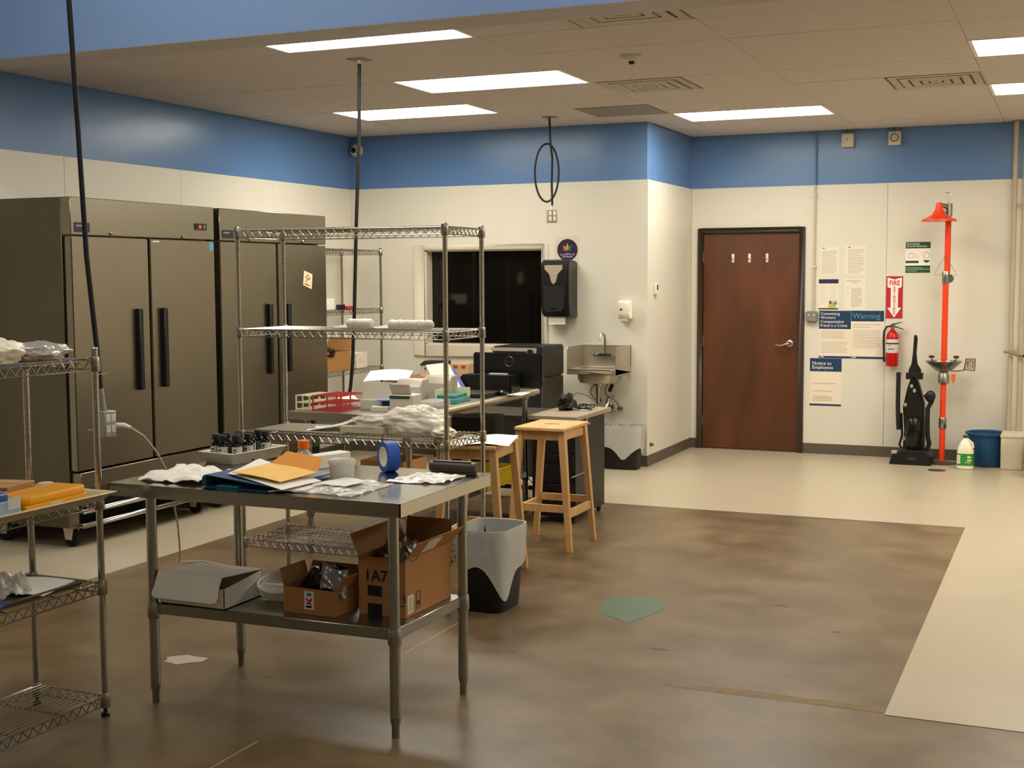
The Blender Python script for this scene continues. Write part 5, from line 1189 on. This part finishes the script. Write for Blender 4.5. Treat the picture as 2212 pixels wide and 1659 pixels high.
MB().blob((.14, -.01, .61), (.045, .03, .055), .05, 1, 2, 16, 10, False).build('motor_cover', M_BLK, t)
for x in (-.15, .14): MB().lathe([(.03, -.02), (.035, -.015), (.035, .015), (.03, .02)], (x, .09, .036), 18, 'x').build('wheel', M_RUB, t)
MB().box(-.17, -.12, -.18, -.13, .1, .128).build('grey_pedal', mat('pedal_grey', 'a59f8e', .4), t, bevel=.004)
MB().box(-.09, -.06, -.035, -.03, .21, .24).build('silver_patch', mat('pedal_grey', 'a59f8e', .4), t)
for x, z in ((-.02, .7), (.005, .66), (-.07, .53)): MB().blob((x, -.035, z), (.014, .006, .018), .2, 2, 3, 10, 8, False).build('silver_patch', mat('pedal_grey', 'a59f8e', .4), t)
MB().box(-.03, .04, -.171, -.17, .05, .07).build('head_badge', mat('badge_grey', '55565a', .35, .8), t)

# jug
t = thing('cleaner_jug', 'white one-gallon jug with a green label in front of the blue tub', 'jug', (-.835, 11.95, .0025))
def sq(r, z, n=32, p=4):
    return [(((abs(math.cos(a))**p+abs(math.sin(a))**p)**(-1/p))*math.cos(a)*r, ((abs(math.cos(a))**p+abs(math.sin(a))**p)**(-1/p))*math.sin(a)*r, z) for a in [2*PI*k/n for k in range(n)]]
def loft(rings_):
    n = len(rings_[0]); vs = [p for r_ in rings_ for p in r_]
    return MB().add(vs, [(i*n+k, i*n+(k+1) % n, (i+1)*n+(k+1) % n, (i+1)*n+k) for i in range(len(rings_)-1) for k in range(n)]+[tuple(range(n-1, -1, -1)), tuple((len(rings_)-1)*n+k for k in range(n))])
loft([sq(.062, 0), sq(.07, .008), sq(.07, .155), sq(.064, .19, p=3), sq(.045, .235, p=2.5), sq(.024, .265, p=2), sq(.02, .275, p=2)]).build('body', mat('jug_white', 'e6dfc4', .4), t)
MB().lathe([(.023, .272), (.023, .292), (.02, .295)], n=20).build('cap', mat('jug_cap', '2a4a44', .5), t)
MB().tube([(.02, -.02, .262), (.06, -.03, .23), (.066, -.03, .19)], .009, 8).build('handle', mat('jug_white', 'e6dfc4', .4), t)
lbm = loft([sq(.0712, .035), sq(.0712, .14)]).build('green_label', mat('label_green', '2f8a36', .45, var=.1, scale=20), t)
MB().box(-.066, -.036, -.0727, -.0715, .05, .13).build('pale_panel', mat('label_pale', 'c4cfa0', .5), lbm)
MB().box(.02, .05, -.0727, -.0715, .1, .12).box(.02, .055, -.0727, -.0715, .075, .09).box(.0, .05, -.0727, -.0715, .06, .066).build('label_print', mat('label_cream', 'd8d8a0', .5), lbm)
# tub
t = thing('plastic_tub', 'large round dark blue plastic tub on the floor by the right wall pipes', 'tub', (-.68, 12.2, .0025))
MB().lathe([(.125, 0), (.13, .006), (.158, .28), (.178, .283), (.18, .3), (.172, .305), (.155, .3), (.128, .012)], n=40, capt=False).build('tub', mat('tub_blue', '11476f', .4), t)
MB().lathe([(.001, .0115), (.128, .012)], n=40, capb=False, capt=False).build('tub_floor', mat('tub_blue', '11476f', .4), t)
# pipes
for x, r, lb in ((-.505, .022, 'left of the two cream wall pipes at the right edge'), (-.42, .024, 'right of the two cream wall pipes at the right edge')):
    t = thing('wall_pipe', lb, 'pipe', (x, D2-.1, 0), group='vertical wall pipes')
    MB().tube([(0, 0, .1), (0, 0, HC)], r, 16).build('pipe', mat('pipe_cream', 'b5a68c', .4, var=.1, scale=5), t)
    MB().lathe([(r*1.7, HC-.01), (r*1.7, HC-.002)], n=18).build('ceiling_collar', M_GREYP, t)
    MB().box(-r*.5, r*.5, 0, .1, 1.02, 1.05).box(-r*.5, r*.5, 0, .1, 2.3, 2.33).build('standoff', M_GREYB, t)
t = thing('hose_bib', 'small brass valve with a dark hose end beside the wall pipes', 'valve', (-.48, D2-.16, 1.0))
MB().tube([(-.08, 0, .015), (.0, 0, .01), (.02, 0, -.01), (.08, 0, -.015)], [.009, .012, .012, .009], 10).build('valve_body', mat('dull_brass', '8d8168', .4, .8), t)
MB().tube([(.08, 0, -.015), (.16, 0, -.04)], .014, 10).build('hose_end', M_RUB, t)
t = thing('floor_box', 'cream square plinth box around the foot of the wall pipes', 'box', (-.47, 12.1, 0.0025))
MB().box(-.08, .1, -.1, .25, 0, .3).build('plinth', mat('plinth_cream', 'c9bda4', .5), t, bevel=.006)
MB().box(-.085, .105, -.105, .255, .28, .305).build('top_rim', mat('plinth_cream', 'c9bda4', .5), t, bevel=.004)
t = thing('grey_cart', 'grey plastic cart with casters cut by the right edge of the picture', 'cart', (-.12, 11.68, 0.0025))
tray_mesh([(-.2, -.15), (.25, -.15), (.25, .2), (-.2, .2)], [(-.22, -.17), (.27, -.17), (.27, .22), (-.22, .22)], .3).build('tub', mat('cart_grey', '8c877c', .5), t)
t.children[0].location = (0, 0, .07)
for x, y in ((-.17, -.12), (.22, -.12), (.22, .17), (-.17, .17)): MB().lathe([(.03, -.012), (.035, -.008), (.035, .008), (.03, .012)], (x, y, .035), 18, 'x').box(x-.02, x+.02, y-.02, y+.02, .05, .075).build('caster', M_RUB, t)
